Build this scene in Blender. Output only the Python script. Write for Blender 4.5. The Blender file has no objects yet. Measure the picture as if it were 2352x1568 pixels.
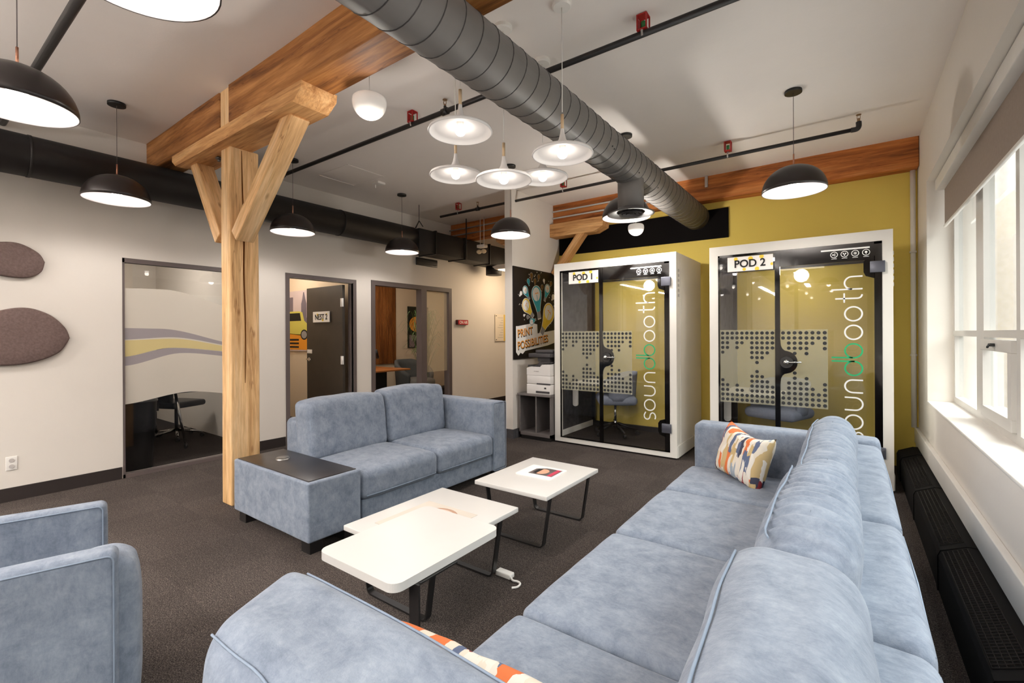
import bpy, bmesh, math, random
from math import pi, sin, cos, radians, sqrt, atan2
from mathutils import Vector, Matrix, Euler, noise
random.seed(7)
SC = bpy.context.scene
COL = SC.collection
R = radians

# ------------------------------------------------------------------ camera, world, exposure
cam_data = bpy.data.cameras.new('camera')
cam_data.lens = 36 * 1068.3 / 2352
cam_data.sensor_width = 36
cam_data.shift_y = -18.15 / 2352
cam_data.clip_start = 0.02
cam = bpy.data.objects.new('camera', cam_data)
COL.objects.link(cam)
cam.matrix_world = (Matrix.Translation((0, 0, 1.4)) @ Matrix.Rotation(0.62737, 4, 'Z')
                    @ Matrix.Rotation(pi / 2, 4, 'X') @ Matrix.Rotation(-0.0052, 4, 'Z'))
SC.camera = cam

world = bpy.data.worlds.new('sky')
SC.world = world
world.use_nodes = True
wn = world.node_tree
wn.nodes.clear()
w_out = wn.nodes.new('ShaderNodeOutputWorld')
w_bg = wn.nodes.new('ShaderNodeBackground')
w_bg.inputs['Strength'].default_value = 10.0
w_tc = wn.nodes.new('ShaderNodeTexCoord')
w_sep = wn.nodes.new('ShaderNodeSeparateXYZ')
w_ramp = wn.nodes.new('ShaderNodeValToRGB')
# overcast sky: hazy and dim near the horizon, bright overhead; (height, brightness, tint)
SKY = [(-1.0, 0.16, (1, 0.96, 0.92)), (-0.25, 0.13, (1, 0.97, 0.94)), (-0.06, 0.030, (0.98, 1, 1)), (0.27, 0.036, (0.94, 1, 1)), (0.5, 0.55, (1, 0.985, 0.96)), (1.0, 1.0, (1, 0.985, 0.96))]
while len(w_ramp.color_ramp.elements) < len(SKY): w_ramp.color_ramp.elements.new(0.5)
for e_, (h_, k_, t_) in zip(w_ramp.color_ramp.elements, SKY):
    e_.position = (h_ + 1) / 2
    e_.color = (k_ * t_[0], k_ * t_[1], k_ * t_[2], 1)
w_map = wn.nodes.new('ShaderNodeMapRange')
w_map.inputs['From Min'].default_value = -1
wn.links.new(w_tc.outputs['Generated'], w_sep.inputs[0])
wn.links.new(w_sep.outputs['Z'], w_map.inputs['Value'])
wn.links.new(w_map.outputs['Result'], w_ramp.inputs[0])
wn.links.new(w_ramp.outputs[0], w_bg.inputs['Color'])
wn.links.new(w_bg.outputs[0], w_out.inputs[0])

SC.view_settings.view_transform = 'Standard'
SC.view_settings.look = 'None'
SC.view_settings.exposure = 0.70
SC.view_settings.gamma = 1.0
SC.view_settings.use_curve_mapping = False
SC.cycles.use_denoising = True
SC.cycles.max_bounces = 8
SC.cycles.diffuse_bounces = 6
SC.cycles.glossy_bounces = 3
SC.cycles.transmission_bounces = 4
SC.cycles.transparent_max_bounces = 10
SC.cycles.caustics_reflective = False
SC.cycles.caustics_refractive = False
SC.cycles.sample_clamp_indirect = 4.0
SC.cycles.use_adaptive_sampling = True
SC.cycles.adaptive_threshold = 0.03

def portal(y0, y1, z0, z1, x):
    l = bpy.data.lights.new('window_portal', 'AREA')
    l.shape = 'RECTANGLE'; l.size = z1 - z0; l.size_y = y1 - y0
    l.cycles.is_portal = True
    o = bpy.data.objects.new('window_portal', l)
    COL.objects.link(o)
    o.location = (x, (y0 + y1) / 2, (z0 + z1) / 2)
    o.rotation_euler = (0, R(90), 0)     # shines towards -x, into the room
    return o
portal(0.6, 5.6, 0.8, 2.75, 0.86)
portal(-6.0, 0.0, 0.8, 2.75, 0.86)

# ------------------------------------------------------------------ colours and materials
def lin(c):
    c = c / 255.0
    return c / 12.92 if c <= 0.04045 else ((c + 0.055) / 1.055) ** 2.4
def C(r, g, b):
    return (lin(r), lin(g), lin(b), 1.0)

MATS = {}
def new_mat(name):
    m = bpy.data.materials.new(name)
    m.use_nodes = True
    m.node_tree.nodes.clear()
    out = m.node_tree.nodes.new('ShaderNodeOutputMaterial')
    return m, m.node_tree, out
def principled(nt, out, col=(0.8, 0.8, 0.8, 1), rough=0.5, metal=0.0, spec=0.5):
    b = nt.nodes.new('ShaderNodeBsdfPrincipled')
    b.inputs['Base Color'].default_value = col
    b.inputs['Roughness'].default_value = rough
    b.inputs['Metallic'].default_value = metal
    b.inputs['Specular IOR Level'].default_value = spec
    nt.links.new(b.outputs[0], out.inputs[0])
    return b
def coords(nt, scale=(1, 1, 1), kind='Object', rot=(0, 0, 0)):
    t = nt.nodes.new('ShaderNodeTexCoord')
    mp = nt.nodes.new('ShaderNodeMapping')
    mp.inputs['Scale'].default_value = scale
    mp.inputs['Rotation'].default_value = rot
    nt.links.new(t.outputs[kind], mp.inputs[0])
    return mp.outputs[0]
def noise_node(nt, vec, scale, detail=4, rough=0.6, dist=0.0):
    n = nt.nodes.new('ShaderNodeTexNoise')
    n.inputs['Scale'].default_value = scale
    n.inputs['Detail'].default_value = detail
    n.inputs['Roughness'].default_value = rough
    n.inputs['Distortion'].default_value = dist
    nt.links.new(vec, n.inputs['Vector'])
    return n
def ramp(nt, fac, stops, interp='LINEAR'):
    r = nt.nodes.new('ShaderNodeValToRGB')
    r.color_ramp.interpolation = interp
    els = r.color_ramp.elements
    while len(els) < len(stops):
        els.new(0.5)
    for e, (p, c) in zip(els, stops):
        e.position = p; e.color = c
    nt.links.new(fac, r.inputs[0])
    return r.outputs[0]
def mixc(nt, fac, a, b, mode='MIX'):
    m = nt.nodes.new('ShaderNodeMix')
    m.data_type = 'RGBA'; m.blend_type = mode
    for sock, v in ((m.inputs[0], fac), (m.inputs[6], a), (m.inputs[7], b)):
        if isinstance(v, (int, float, tuple)):
            sock.default_value = v
        else:
            nt.links.new(v, sock)
    return m.outputs[2]
def bump(nt, height, bsdf, strength=0.3, dist=0.01):
    b = nt.nodes.new('ShaderNodeBump')
    b.inputs['Strength'].default_value = strength
    b.inputs['Distance'].default_value = dist
    nt.links.new(height, b.inputs['Height'])
    nt.links.new(b.outputs[0], bsdf.inputs['Normal'])

def plain(name, col, rough=0.5, metal=0.0, spec=0.5, var=0.06, scale=3.0):
    if name in MATS: return MATS[name]
    m, nt, out = new_mat(name)
    b = principled(nt, out, col, rough, metal, spec)
    if var:
        n = noise_node(nt, coords(nt), scale, 3)
        d = tuple(max(0, c * (1 - var)) for c in col[:3]) + (1,)
        l = tuple(min(1, c * (1 + var)) for c in col[:3]) + (1,)
        nt.links.new(ramp(nt, n.outputs['Fac'], [(0.3, d), (0.7, l)]), b.inputs['Base Color'])
    MATS[name] = m
    return m

def emit(name, col, strength):
    if name in MATS: return MATS[name]
    m, nt, out = new_mat(name)
    e = nt.nodes.new('ShaderNodeEmission')
    e.inputs[0].default_value = col; e.inputs[1].default_value = strength
    nt.links.new(e.outputs[0], out.inputs[0])
    MATS[name] = m
    return m

def paint(name, col, bumpy=0.08, scale=30):
    m, nt, out = new_mat(name)
    b = principled(nt, out, col, 0.75, 0, 0.3)
    v = coords(nt)
    n = noise_node(nt, v, 1.3, 4)
    d = tuple(c * 0.96 for c in col[:3]) + (1,)
    nt.links.new(ramp(nt, n.outputs['Fac'], [(0.3, d), (0.7, col)]), b.inputs['Base Color'])
    n2 = noise_node(nt, v, scale, 5, 0.65)
    bump(nt, n2.outputs['Fac'], b, bumpy, 0.01)
    MATS[name] = m
    return m

def wood(name, dark, mid, light, axis='X', scale=1.0, rough=0.6, knots=True):
    """grain stretched along one local axis"""
    m, nt, out = new_mat(name)
    b = principled(nt, out, mid, rough, 0, 0.3)
    s = {'X': (0.35, 5, 5), 'Y': (5, 0.35, 5), 'Z': (5, 5, 0.35)}[axis]
    s = tuple(q * scale for q in s)
    v = coords(nt, s)
    n1 = noise_node(nt, v, 2.2, 6, 0.65, 0.6)
    n2 = noise_node(nt, v, 11, 4, 0.6, 0.2)
    c1 = ramp(nt, n1.outputs['Fac'], [(0.33, dark), (0.5, mid), (0.68, light)])
    c2 = ramp(nt, n2.outputs['Fac'], [(0.38, (0.74, 0.68, 0.62, 1)), (0.62, (1.08, 1.08, 1.08, 1))])
    col = mixc(nt, 0.7, c1, c2, 'MULTIPLY')
    if knots:
        vk = coords(nt, {'X': (1.2, 3.2, 3.2), 'Y': (3.2, 1.2, 3.2), 'Z': (3.2, 3.2, 1.2)}[axis])
        vo = nt.nodes.new('ShaderNodeTexVoronoi')
        vo.inputs['Scale'].default_value = 2.1
        nt.links.new(vk, vo.inputs['Vector'])
        k = ramp(nt, vo.outputs['Distance'], [(0.03, (0.35, 0.2, 0.1, 1)), (0.11, (1, 1, 1, 1))])
        col = mixc(nt, 0.75, col, k, 'MULTIPLY')
        nb = noise_node(nt, coords(nt), 1.1, 3)
        blot = ramp(nt, nb.outputs['Fac'], [(0.35, (0.78, 0.74, 0.72, 1)), (0.6, (1.04, 1.03, 1.0, 1))])
        col = mixc(nt, 0.8, col, blot, 'MULTIPLY')
        sc_ = {'X': (0.22, 3.5, 3.5), 'Y': (3.5, 0.22, 3.5), 'Z': (3.5, 3.5, 0.22)}[axis]
        nc = noise_node(nt, coords(nt, sc_), 3.4, 3, 0.5, 0.15)
        chk = ramp(nt, nc.outputs['Fac'], [(0.0, (1, 1, 1, 1)), (0.385, (1, 1, 1, 1)), (0.392, (0.38, 0.27, 0.2, 1)), (0.40, (1, 1, 1, 1))])
        col = mixc(nt, 0.8, col, chk, 'MULTIPLY')
    nt.links.new(col, b.inputs['Base Color'])
    bump(nt, n1.outputs['Fac'], b, 0.25, 0.01)
    MATS[name] = m
    return m

def velour(name, dark, mid, light):
    m, nt, out = new_mat(name)
    b = principled(nt, out, mid, 0.85, 0, 0.2)
    b.inputs['Sheen Weight'].default_value = 0.15
    b.inputs['Sheen Roughness'].default_value = 0.5
    v = coords(nt, (1, 1, 1))
    n1 = noise_node(nt, v, 11, 8, 0.75, 0.3)
    v2 = coords(nt, (1.0, 2.2, 0.8), rot=(0.3, 0.5, 0.7))
    n2 = noise_node(nt, v2, 42, 5, 0.7, 0.5)
    v3 = noise_node(nt, v, 300, 2, 0.5)
    c1 = ramp(nt, n1.outputs['Fac'], [(0.32, dark), (0.5, mid), (0.7, light)])
    c2 = ramp(nt, n2.outputs['Fac'], [(0.34, (0.84, 0.85, 0.88, 1)), (0.6, (1.04, 1.04, 1.04, 1))])
    col = mixc(nt, 0.8, c1, c2, 'MULTIPLY')
    nt.links.new(col, b.inputs['Base Color'])
    ad = nt.nodes.new('ShaderNodeMath'); ad.operation = 'ADD'
    nt.links.new(n1.outputs['Fac'], ad.inputs[0])
    nt.links.new(v3.outputs['Fac'], ad.inputs[1])
    bump(nt, ad.outputs[0], b, 0.22, 0.004)
    MATS[name] = m
    return m

def carpet(name, dark, mid, light):
    m, nt, out = new_mat(name)
    b = principled(nt, out, mid, 0.95, 0, 0.1)
    v = coords(nt)
    n1 = noise_node(nt, v, 170, 3, 0.8)
    n2 = noise_node(nt, v, 1.1, 4, 0.6)
    c1 = ramp(nt, n1.outputs['Fac'], [(0.35, dark), (0.5, mid), (0.68, light)])
    c2 = ramp(nt, n2.outputs['Fac'], [(0.35, (0.85, 0.84, 0.84, 1)), (0.65, (1.1, 1.1, 1.1, 1))])
    col = mixc(nt, 1.0, c1, c2, 'MULTIPLY')
    n3 = noise_node(nt, v, 48, 3, 0.75)
    col = mixc(nt, 1.0, col, ramp(nt, n3.outputs['Fac'], [(0.36, (0.78, 0.78, 0.78, 1)), (0.64, (1.22, 1.2, 1.18, 1))]), 'MULTIPLY')
    ch = nt.nodes.new('ShaderNodeTexChecker')
    ch.inputs['Scale'].default_value = 2.0
    ch.inputs['Color1'].default_value = (0.93, 0.93, 0.93, 1)
    ch.inputs['Color2'].default_value = (1.05, 1.05, 1.05, 1)
    nt.links.new(coords(nt), ch.inputs['Vector'])
    col = mixc(nt, 1.0, col, ch.outputs['Color'], 'MULTIPLY')
    nt.links.new(col, b.inputs['Base Color'])
    bump(nt, n1.outputs['Fac'], b, 0.25, 0.003)
    MATS[name] = m
    return m

def glass(name, tint=(1, 1, 1, 1), refl=1.0):
    """thin pane: clear with a Fresnel reflection"""
    m, nt, out = new_mat(name)
    tr = nt.nodes.new('ShaderNodeBsdfTransparent'); tr.inputs[0].default_value = tint
    gl = nt.nodes.new('ShaderNodeBsdfGlossy'); gl.inputs['Roughness'].default_value = 0.02
    gl.inputs[0].default_value = (refl, refl, refl, 1)
    fr = nt.nodes.new('ShaderNodeFresnel')
    ge = nt.nodes.new('ShaderNodeNewGeometry')          # same reflectance on both faces of the pane
    mr = nt.nodes.new('ShaderNodeMapRange')
    mr.inputs['To Min'].default_value = 1.45; mr.inputs['To Max'].default_value = 1 / 1.45
    nt.links.new(ge.outputs['Backfacing'], mr.inputs['Value'])
    nt.links.new(mr.outputs['Result'], fr.inputs[0])
    mx = nt.nodes.new('ShaderNodeMixShader')
    nt.links.new(fr.outputs[0], mx.inputs[0])
    nt.links.new(tr.outputs[0], mx.inputs[1])
    nt.links.new(gl.outputs[0], mx.inputs[2])
    nt.links.new(mx.outputs[0], out.inputs[0])
    MATS[name] = m
    return m

def film(name, col, opacity):
    """translucent vinyl on glass"""
    m, nt, out = new_mat(name)
    tr = nt.nodes.new('ShaderNodeBsdfTransparent')
    di = nt.nodes.new('ShaderNodeBsdfDiffuse'); di.inputs[0].default_value = col
    tl = nt.nodes.new('ShaderNodeBsdfTranslucent'); tl.inputs[0].default_value = col
    m1 = nt.nodes.new('ShaderNodeMixShader'); m1.inputs[0].default_value = 0.35
    nt.links.new(di.outputs[0], m1.inputs[1]); nt.links.new(tl.outputs[0], m1.inputs[2])
    m2 = nt.nodes.new('ShaderNodeMixShader'); m2.inputs[0].default_value = opacity
    nt.links.new(tr.outputs[0], m2.inputs[1]); nt.links.new(m1.outputs[0], m2.inputs[2])
    nt.links.new(m2.outputs[0], out.inputs[0])
    MATS[name] = m
    return m

def patchwork(name):
    m, nt, out = new_mat(name)
    b = principled(nt, out, (1, 1, 1, 1), 0.85, 0, 0.2)
    v = coords(nt, (44, 1.0, 8.5))
    nz = noise_node(nt, coords(nt), 7, 2)
    ad = nt.nodes.new('ShaderNodeVectorMath'); ad.operation = 'ADD'
    sc = nt.nodes.new('ShaderNodeVectorMath'); sc.operation = 'SCALE'; sc.inputs['Scale'].default_value = 1.6
    nt.links.new(nz.outputs['Color'], sc.inputs[0])
    nt.links.new(v, ad.inputs[0]); nt.links.new(sc.outputs[0], ad.inputs[1])
    vo = nt.nodes.new('ShaderNodeTexVoronoi'); vo.distance = 'CHEBYCHEV'; vo.inputs['Scale'].default_value = 1.0
    vo.inputs['Randomness'].default_value = 0.75
    nt.links.new(ad.outputs[0], vo.inputs['Vector'])
    sp = nt.nodes.new('ShaderNodeSeparateColor'); nt.links.new(vo.outputs['Color'], sp.inputs[0])
    pal = [(0.0, C(214, 204, 188)), (0.18, C(206, 112, 66)), (0.34, C(214, 206, 194)), (0.45, C(90, 100, 125)),
           (0.56, C(190, 165, 120)), (0.7, C(220, 214, 204)), (0.82, C(130, 45, 50)), (0.87, C(150, 160, 170)), (0.94, C(60, 62, 78))]
    nt.links.new(ramp(nt, sp.outputs[0], pal, 'CONSTANT'), b.inputs['Base Color'])
    MATS[name] = m
    return m

WHITE_WALL = paint('painted wall', C(222, 215, 206))
CEIL = paint('ceiling plaster', C(240, 233, 227), 0.25, 5)
YELLOW = paint('mustard paint', C(225, 200, 100), 0.25, 14)
WARM = paint('cream paint', C(224, 206, 180))
CARPET = carpet('charcoal carpet', C(30, 26, 24), C(64, 58, 55), C(112, 104, 99))
CARPET_D = carpet('dark carpet', C(28, 25, 24), C(48, 43, 41), C(72, 66, 62))
BEAM_X = wood('old orange timber', C(92, 54, 26), C(156, 103, 54), C(190, 136, 82), 'X')
CAP_X = wood('tan timber', C(160, 110, 64), C(208, 158, 104), C(228, 186, 134), 'X')
POST_Z = wood('pale timber post', C(196, 150, 98), C(232, 192, 140), C(242, 212, 168), 'Z')
POST_X = wood('pale timber brace', C(198, 152, 98), C(232, 190, 138), C(242, 210, 166), 'X')
BEAM2 = wood('red brown timber', C(120, 68, 32), C(186, 112, 56), C(208, 140, 80), 'X')
DARK_TOP = plain('black woodgrain laminate', C(34, 28, 27), 0.3, 0, 0.5, 0.25, 12)
BLACK = plain('black satin metal', C(26, 24, 24), 0.4, 0.0, 0.5, 0.1)
DUCT_BLACK = plain('black duct paint', C(28, 24, 23), 0.6, 0, 0.4, 0.12, 6)
DUCT_GREY = plain('grey duct paint', C(116, 112, 109), 0.55, 0, 0.4, 0.07, 5)
SEAM = plain('duct seam', C(64, 61, 60), 0.6, 0, 0.4, 0)
PIPE = plain('black iron pipe', C(30, 26, 26), 0.45, 0, 0.5, 0.2, 20)
FRAME = plain('charcoal door frame', C(92, 82, 80), 0.5, 0, 0.4, 0.05)
BASE = plain('black vinyl skirting', C(40, 33, 31), 0.55, 0, 0.4, 0.1)
WHITE = plain('white enamel', C(232, 228, 222), 0.4, 0, 0.5, 0.03)
TRIMW = plain('white window trim', C(226, 222, 216), 0.5, 0, 0.4, 0.04)
ALU = plain('painted window frame', C(196, 192, 186), 0.45, 0, 0.5, 0.04)
LAMI = plain('white laminate', C(208, 205, 201), 0.35, 0, 0.5, 0.03, 2)
CHROME = plain('chrome', C(200, 200, 200), 0.15, 1.0, 0.5, 0)
COPPER = plain('copper', C(205, 150, 125), 0.3, 1.0, 0.5, 0)
SHADE_BLK = plain('black lamp shade', C(38, 31, 29), 0.32, 0, 0.5, 0.05)
SHADE_IN = plain('white lamp lining', C(240, 232, 232), 0.6, 0, 0.3, 0)
DISC = plain('white lamp shade', C(232, 228, 226), 0.5, 0, 0.4, 0)
LIGHTWOOD = plain('pale beech', C(214, 186, 150), 0.5, 0, 0.4, 0.08, 20)
BULB = emit('lit bulb', (1.0, 0.93, 0.84, 1), 4)
BULB_W = emit('lit warm bulb', (1.0, 0.8, 0.5, 1), 4)
OPAL = plain('opal glass', C(236, 230, 222), 0.25, 0, 0.5, 0)
OPAL.node_tree.nodes['Principled BSDF'].inputs['Emission Color'].default_value = (1, 0.93, 0.86, 1)
OPAL.node_tree.nodes['Principled BSDF'].inputs['Emission Strength'].default_value = 0.12  # faint glow added to globes that look unlit
RED = plain('red enamel', C(170, 30, 30), 0.5, 0, 0.5, 0.1)
GREEN = plain('green plastic', C(50, 130, 70), 0.5, 0, 0.5, 0)
FELT = plain('charcoal felt', C(74, 72, 74), 0.95, 0, 0.1, 0.25, 14)
FELT_OVAL = plain('brown wool panel', C(104, 88, 84), 0.95, 0, 0.1, 0.18, 60)
VEL = velour('blue velour', C(100, 110, 125), C(123, 132, 146), C(141, 150, 162))
CORD_V = plain('velour piping', C(128, 140, 156), 0.85, 0, 0.2, 0.06, 30)
GLASS = glass('clear pane')
GLASS_D = glass('smoked pane', (0.9, 0.9, 0.88, 1))
WINGLASS = glass('window pane', (0.97, 1.0, 1.0, 1), 0.8)
FROST = film('frosted film', C(226, 218, 206), 0.9)
FROST_G = film('grey film band', C(168, 160, 164), 0.92)
FROST_Y = film('yellow film band', C(226, 208, 150), 0.92)
FROST_POD = film('pale dotted film', C(220, 216, 190), 0.34)
FROST_DOT = film('grey film dots', C(84, 86, 90), 0.75)
PATCH = patchwork('patchwork print')
SHADECLOTH = plain('taupe blind cloth', C(150, 136, 126), 0.85, 0, 0.2, 0.05, 40)
INK = plain('black ink', C(24, 20, 20), 0.6, 0, 0.3, 0)
PWHITE = plain('paper white', C(238, 234, 228), 0.6, 0, 0.3, 0)
PYEL = plain('print yellow', C(238, 205, 70), 0.6, 0, 0.3, 0)
PORANGE = plain('print orange', C(240, 160, 60), 0.6, 0, 0.3, 0)
PTEAL = plain('print teal', C(60, 170, 185), 0.6, 0, 0.3, 0)
PBLUE = plain('print pale blue', C(190, 215, 225), 0.6, 0, 0.3, 0)
PGREY = plain('print grey', C(150, 146, 144), 0.6, 0, 0.3, 0)
GREYLAM = plain('grey laminate', C(104, 98, 96), 0.5, 0, 0.4, 0.06, 10)
PRINTER_W = plain('printer plastic', C(222, 218, 214), 0.4, 0, 0.5, 0.02)
PRINTER_D = plain('dark grey plastic', C(58, 55, 57), 0.4, 0, 0.5, 0.05)
CHAIRFAB = plain('blue grey chair fabric', C(138, 144, 160), 0.9, 0, 0.2, 0.08, 60)
GREYFAB = plain('grey chair fabric', C(86, 88, 88), 0.9, 0, 0.2, 0.08, 50)
SKIN = plain('printed skin tone', C(214, 160, 130), 0.5, 0, 0.3, 0)
PINK = plain('printed pink', C(214, 60, 90), 0.5, 0, 0.3, 0)
LEAFG = plain('grass green', C(84, 108, 60), 0.7, 0, 0.3, 0.2, 8)
FACADE = plain('beige facade', C(206, 198, 186), 0.9, 0, 0.2, 0.05, 2)
FACADE_D = plain('facade openings', C(150, 142, 132), 0.9, 0, 0.2, 0.05, 2)
TARMAC = plain('outdoor ground', C(130, 128, 124), 0.9, 0, 0.2, 0.1, 1)
SLAT = wood('oak slats', C(96, 54, 24), C(136, 82, 38), C(160, 102, 52), 'Z', 1.0, 0.6, False)
# ------------------------------------------------------------------ mesh helpers
class MB:
    """collects shapes and links them as ONE mesh object"""
    def __init__(s):
        s.bm = bmesh.new(); s.slot = 0; s.M = Matrix()
    def _v(s, pts):
        return [s.bm.verts.new(s.M @ Vector(p)) for p in pts]
    def _f(s, vs, smooth=False):
        try:
            f = s.bm.faces.new(vs)
        except ValueError:
            return None
        f.material_index = s.slot; f.smooth = smooth
        return f
    def box(s, x0, x1, y0, y1, z0, z1, r=0.0, seg=2):
        if r > 0:
            return s.rbox(x0, x1, y0, y1, z0, z1, r, seg)
        v = s._v([(x, y, z) for z in (z0, z1) for y in (y0, y1) for x in (x0, x1)])
        for q in ((0, 2, 3, 1), (4, 5, 7, 6), (0, 1, 5, 4), (2, 6, 7, 3), (0, 4, 6, 2), (1, 3, 7, 5)):
            s._f([v[i] for i in q])
        return s
    def rbox(s, x0, x1, y0, y1, z0, z1, r, seg=3, bulge=(0, 0, 0), n=8, fn=None):
        """box with rounded edges; bulge puffs the faces; fn moves the points"""
        c = Vector(((x0 + x1) / 2, (y0 + y1) / 2, (z0 + z1) / 2))
        h = Vector((abs(x1 - x0) / 2, abs(y1 - y0) / 2, abs(z1 - z0) / 2))
        r = min(r, h.x, h.y, h.z)
        def ticks(hh):
            inner = hh - r
            t = [-hh + r * (1 - math.cos(pi / 2 * k / seg)) * 1.0 for k in range(seg)] if r > 0 else [-hh]
            t = [-hh + r * k / seg for k in range(seg)]
            m = n if (bulge != (0, 0, 0) or fn) else 1
            t += [-inner + 2 * inner * k / m for k in range(m + 1)]
            t += [hh - r * (seg - 1 - k) / seg for k in range(seg)]
            return t
        T = [ticks(h.x), ticks(h.y), ticks(h.z)]
        cache = {}
        def vert(p):
            k = (round(p[0], 6), round(p[1], 6), round(p[2], 6))
            if k in cache: return cache[k]
            q = Vector([max(-(h[i] - r), min(h[i] - r, p[i])) for i in range(3)])
            d = Vector(p) - q
            if d.length > 1e-9:
                w = q + d.normalized() * r
            else:
                w = q
            u = [w[i] / h[i] if h[i] else 0 for i in range(3)]
            for a in range(3):
                if bulge[a]:
                    o1, o2 = (a + 1) % 3, (a + 2) % 3
                    k2 = max(0, 1 - u[o1] ** 4) * max(0, 1 - u[o2] ** 4)
                    w[a] += bulge[a] * u[a] * sqrt(k2)
            if fn: w = Vector(fn(w, u))
            v = s.bm.verts.new(s.M @ (w + c))
            cache[k] = v
            return v
        for a in range(3):
            b1, b2 = (a + 1) % 3, (a + 2) % 3
            for sg in (-1, 1):
                for i in range(len(T[b1]) - 1):
                    for j in range(len(T[b2]) - 1):
                        q = []
                        for (di, dj) in ((0, 0), (1, 0), (1, 1), (0, 1)):
                            p = [0, 0, 0]; p[a] = sg * h[a]; p[b1] = T[b1][i + di]; p[b2] = T[b2][j + dj]
                            q.append(vert(p))
                        if sg < 0: q.reverse()
                        if len(set(q)) >= 3:
                            qq = []
                            for v in q:
                                if v not in qq: qq.append(v)
                            s._f(qq, True)
        return s
    def cyl(s, p0, p1, r0, r1=None, n=20, caps=True, smooth=True):
        r1 = r0 if r1 is None else r1
        p0, p1 = Vector(p0), Vector(p1)
        d = (p1 - p0).normalized()
        a = d.orthogonal().normalized(); b = d.cross(a)
        r_ = [[p + (a * cos(2 * pi * k / n) + b * sin(2 * pi * k / n)) * rr for k in range(n)] for p, rr in ((p0, r0), (p1, r1))]
        A, B = s._v(r_[0]), s._v(r_[1])
        for k in range(n):
            s._f([A[k], A[(k + 1) % n], B[(k + 1) % n], B[k]], smooth)
        if caps:
            s._f(A[::-1]); s._f(B)
        return s
    def tube(s, pts, r, n=10, closed=False, caps=True):
        pts = [Vector(p) for p in pts]
        m = len(pts); rings = []
        prev = None
        for i, p in enumerate(pts):
            if closed: d = pts[(i + 1) % m] - pts[i - 1]
            else: d = pts[min(i + 1, m - 1)] - pts[max(i - 1, 0)]
            d.normalize()
            if prev is None: a = d.orthogonal().normalized()
            else:
                a = prev - d * prev.dot(d)
                a = a.normalized() if a.length > 1e-6 else d.orthogonal().normalized()
            prev = a
            b = d.cross(a)
            rr = r[i] if isinstance(r, (list, tuple)) else r
            rings.append(s._v([p + (a * cos(2 * pi * k / n) + b * sin(2 * pi * k / n)) * rr for k in range(n)]))
        for i in range(m if closed else m - 1):
            A, B = rings[i], rings[(i + 1) % m]
            for k in range(n):
                s._f([A[k], A[(k + 1) % n], B[(k + 1) % n], B[k]], True)
        if caps and not closed:
            s._f(rings[0][::-1]); s._f(rings[-1])
        return s
    def strap(s, pts, w, t, wdir):
        """flat bar along a path; w along wdir, t across"""
        pts = [Vector(p) for p in pts]; wd = Vector(wdir).normalized(); m = len(pts); rings = []
        for i, p in enumerate(pts):
            d = (pts[min(i + 1, m - 1)] - pts[max(i - 1, 0)]).normalized()
            nrm = d.cross(wd).normalized()
            rings.append(s._v([p + wd * (w / 2 * a) + nrm * (t / 2 * b) for a, b in ((-1, -1), (1, -1), (1, 1), (-1, 1))]))
        for i in range(m - 1):
            A, B = rings[i], rings[i + 1]
            for k in range(4): s._f([A[k], A[(k + 1) % 4], B[(k + 1) % 4], B[k]])
        s._f(rings[0][::-1]); s._f(rings[-1])
        return s
    def lathe(s, prof, n=40, c=(0, 0, 0), smooth=True, slots=None):
        c = Vector(c); rings = []
        for (r, z) in prof:
            if r < 1e-6: rings.append(s._v([c + Vector((0, 0, z))]))
            else: rings.append(s._v([c + Vector((r * cos(2 * pi * k / n), r * sin(2 * pi * k / n), z)) for k in range(n)]))
        for i in range(len(prof) - 1):
            A, B = rings[i], rings[i + 1]
            if slots: s.slot = slots[i]
            for k in range(n):
                k2 = (k + 1) % n
                if len(A) == 1 and len(B) == 1: continue
                if len(A) == 1: s._f([A[0], B[k2], B[k]], smooth)
                elif len(B) == 1: s._f([A[k], A[k2], B[0]], smooth)
                else: s._f([A[k], A[k2], B[k2], B[k]], smooth)
        if slots: s.slot = 0
        return s
    def sphere(s, c, r, n=20, m=12, zs=1.0):
        return s.lathe([(r * sin(pi * k / m), -r * zs * cos(pi * k / m)) for k in range(m + 1)], n, c)
    def prism(s, poly, t, O=(0, 0, 0), U=(1, 0, 0), V=(0, 1, 0), smooth=False):
        """polygon in the plane O,U,V pushed out by t along U x V"""
        O, U, V = Vector(O), Vector(U), Vector(V); N = U.cross(V).normalized()
        A = s._v([O + U * a + V * b for a, b in poly])
        B = s._v([O + U * a + V * b + N * t for a, b in poly])
        m = len(poly)
        s._f(A[::-1]); s._f(B)
        for k in range(m): s._f([A[k], A[(k + 1) % m], B[(k + 1) % m], B[k]], smooth)
        return s
    def ribbon(s, pts, w, t, O, U, V, closed=False):
        """flat stroke of width w drawn in the plane O,U,V, raised by t"""
        O, U, V = Vector(O), Vector(U), Vector(V); N = U.cross(V).normalized()
        m = len(pts); rows = []
        for i in range(m):
            a = pts[(i - 1) % m] if closed else pts[max(i - 1, 0)]
            b = pts[(i + 1) % m] if closed else pts[min(i + 1, m - 1)]
            d = Vector((b[0] - a[0], b[1] - a[1])).normalized(); nn = Vector((-d.y, d.x)) * w / 2
            p = Vector(pts[i])
            rows.append([p + nn, p - nn])
        def pt(q, z): return O + U * q.x + V * q.y + N * z
        L0 = [s._v([pt(r_[0], 0), pt(r_[1], 0), pt(r_[1], t), pt(r_[0], t)]) for r_ in rows]
        for i in range(m if closed else m - 1):
            A, B = L0[i], L0[(i + 1) % m]
            for k in range(4): s._f([A[k], A[(k + 1) % 4], B[(k + 1) % 4], B[k]])
        if not closed:
            s._f(L0[0][::-1]); s._f(L0[-1])
        return s
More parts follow.
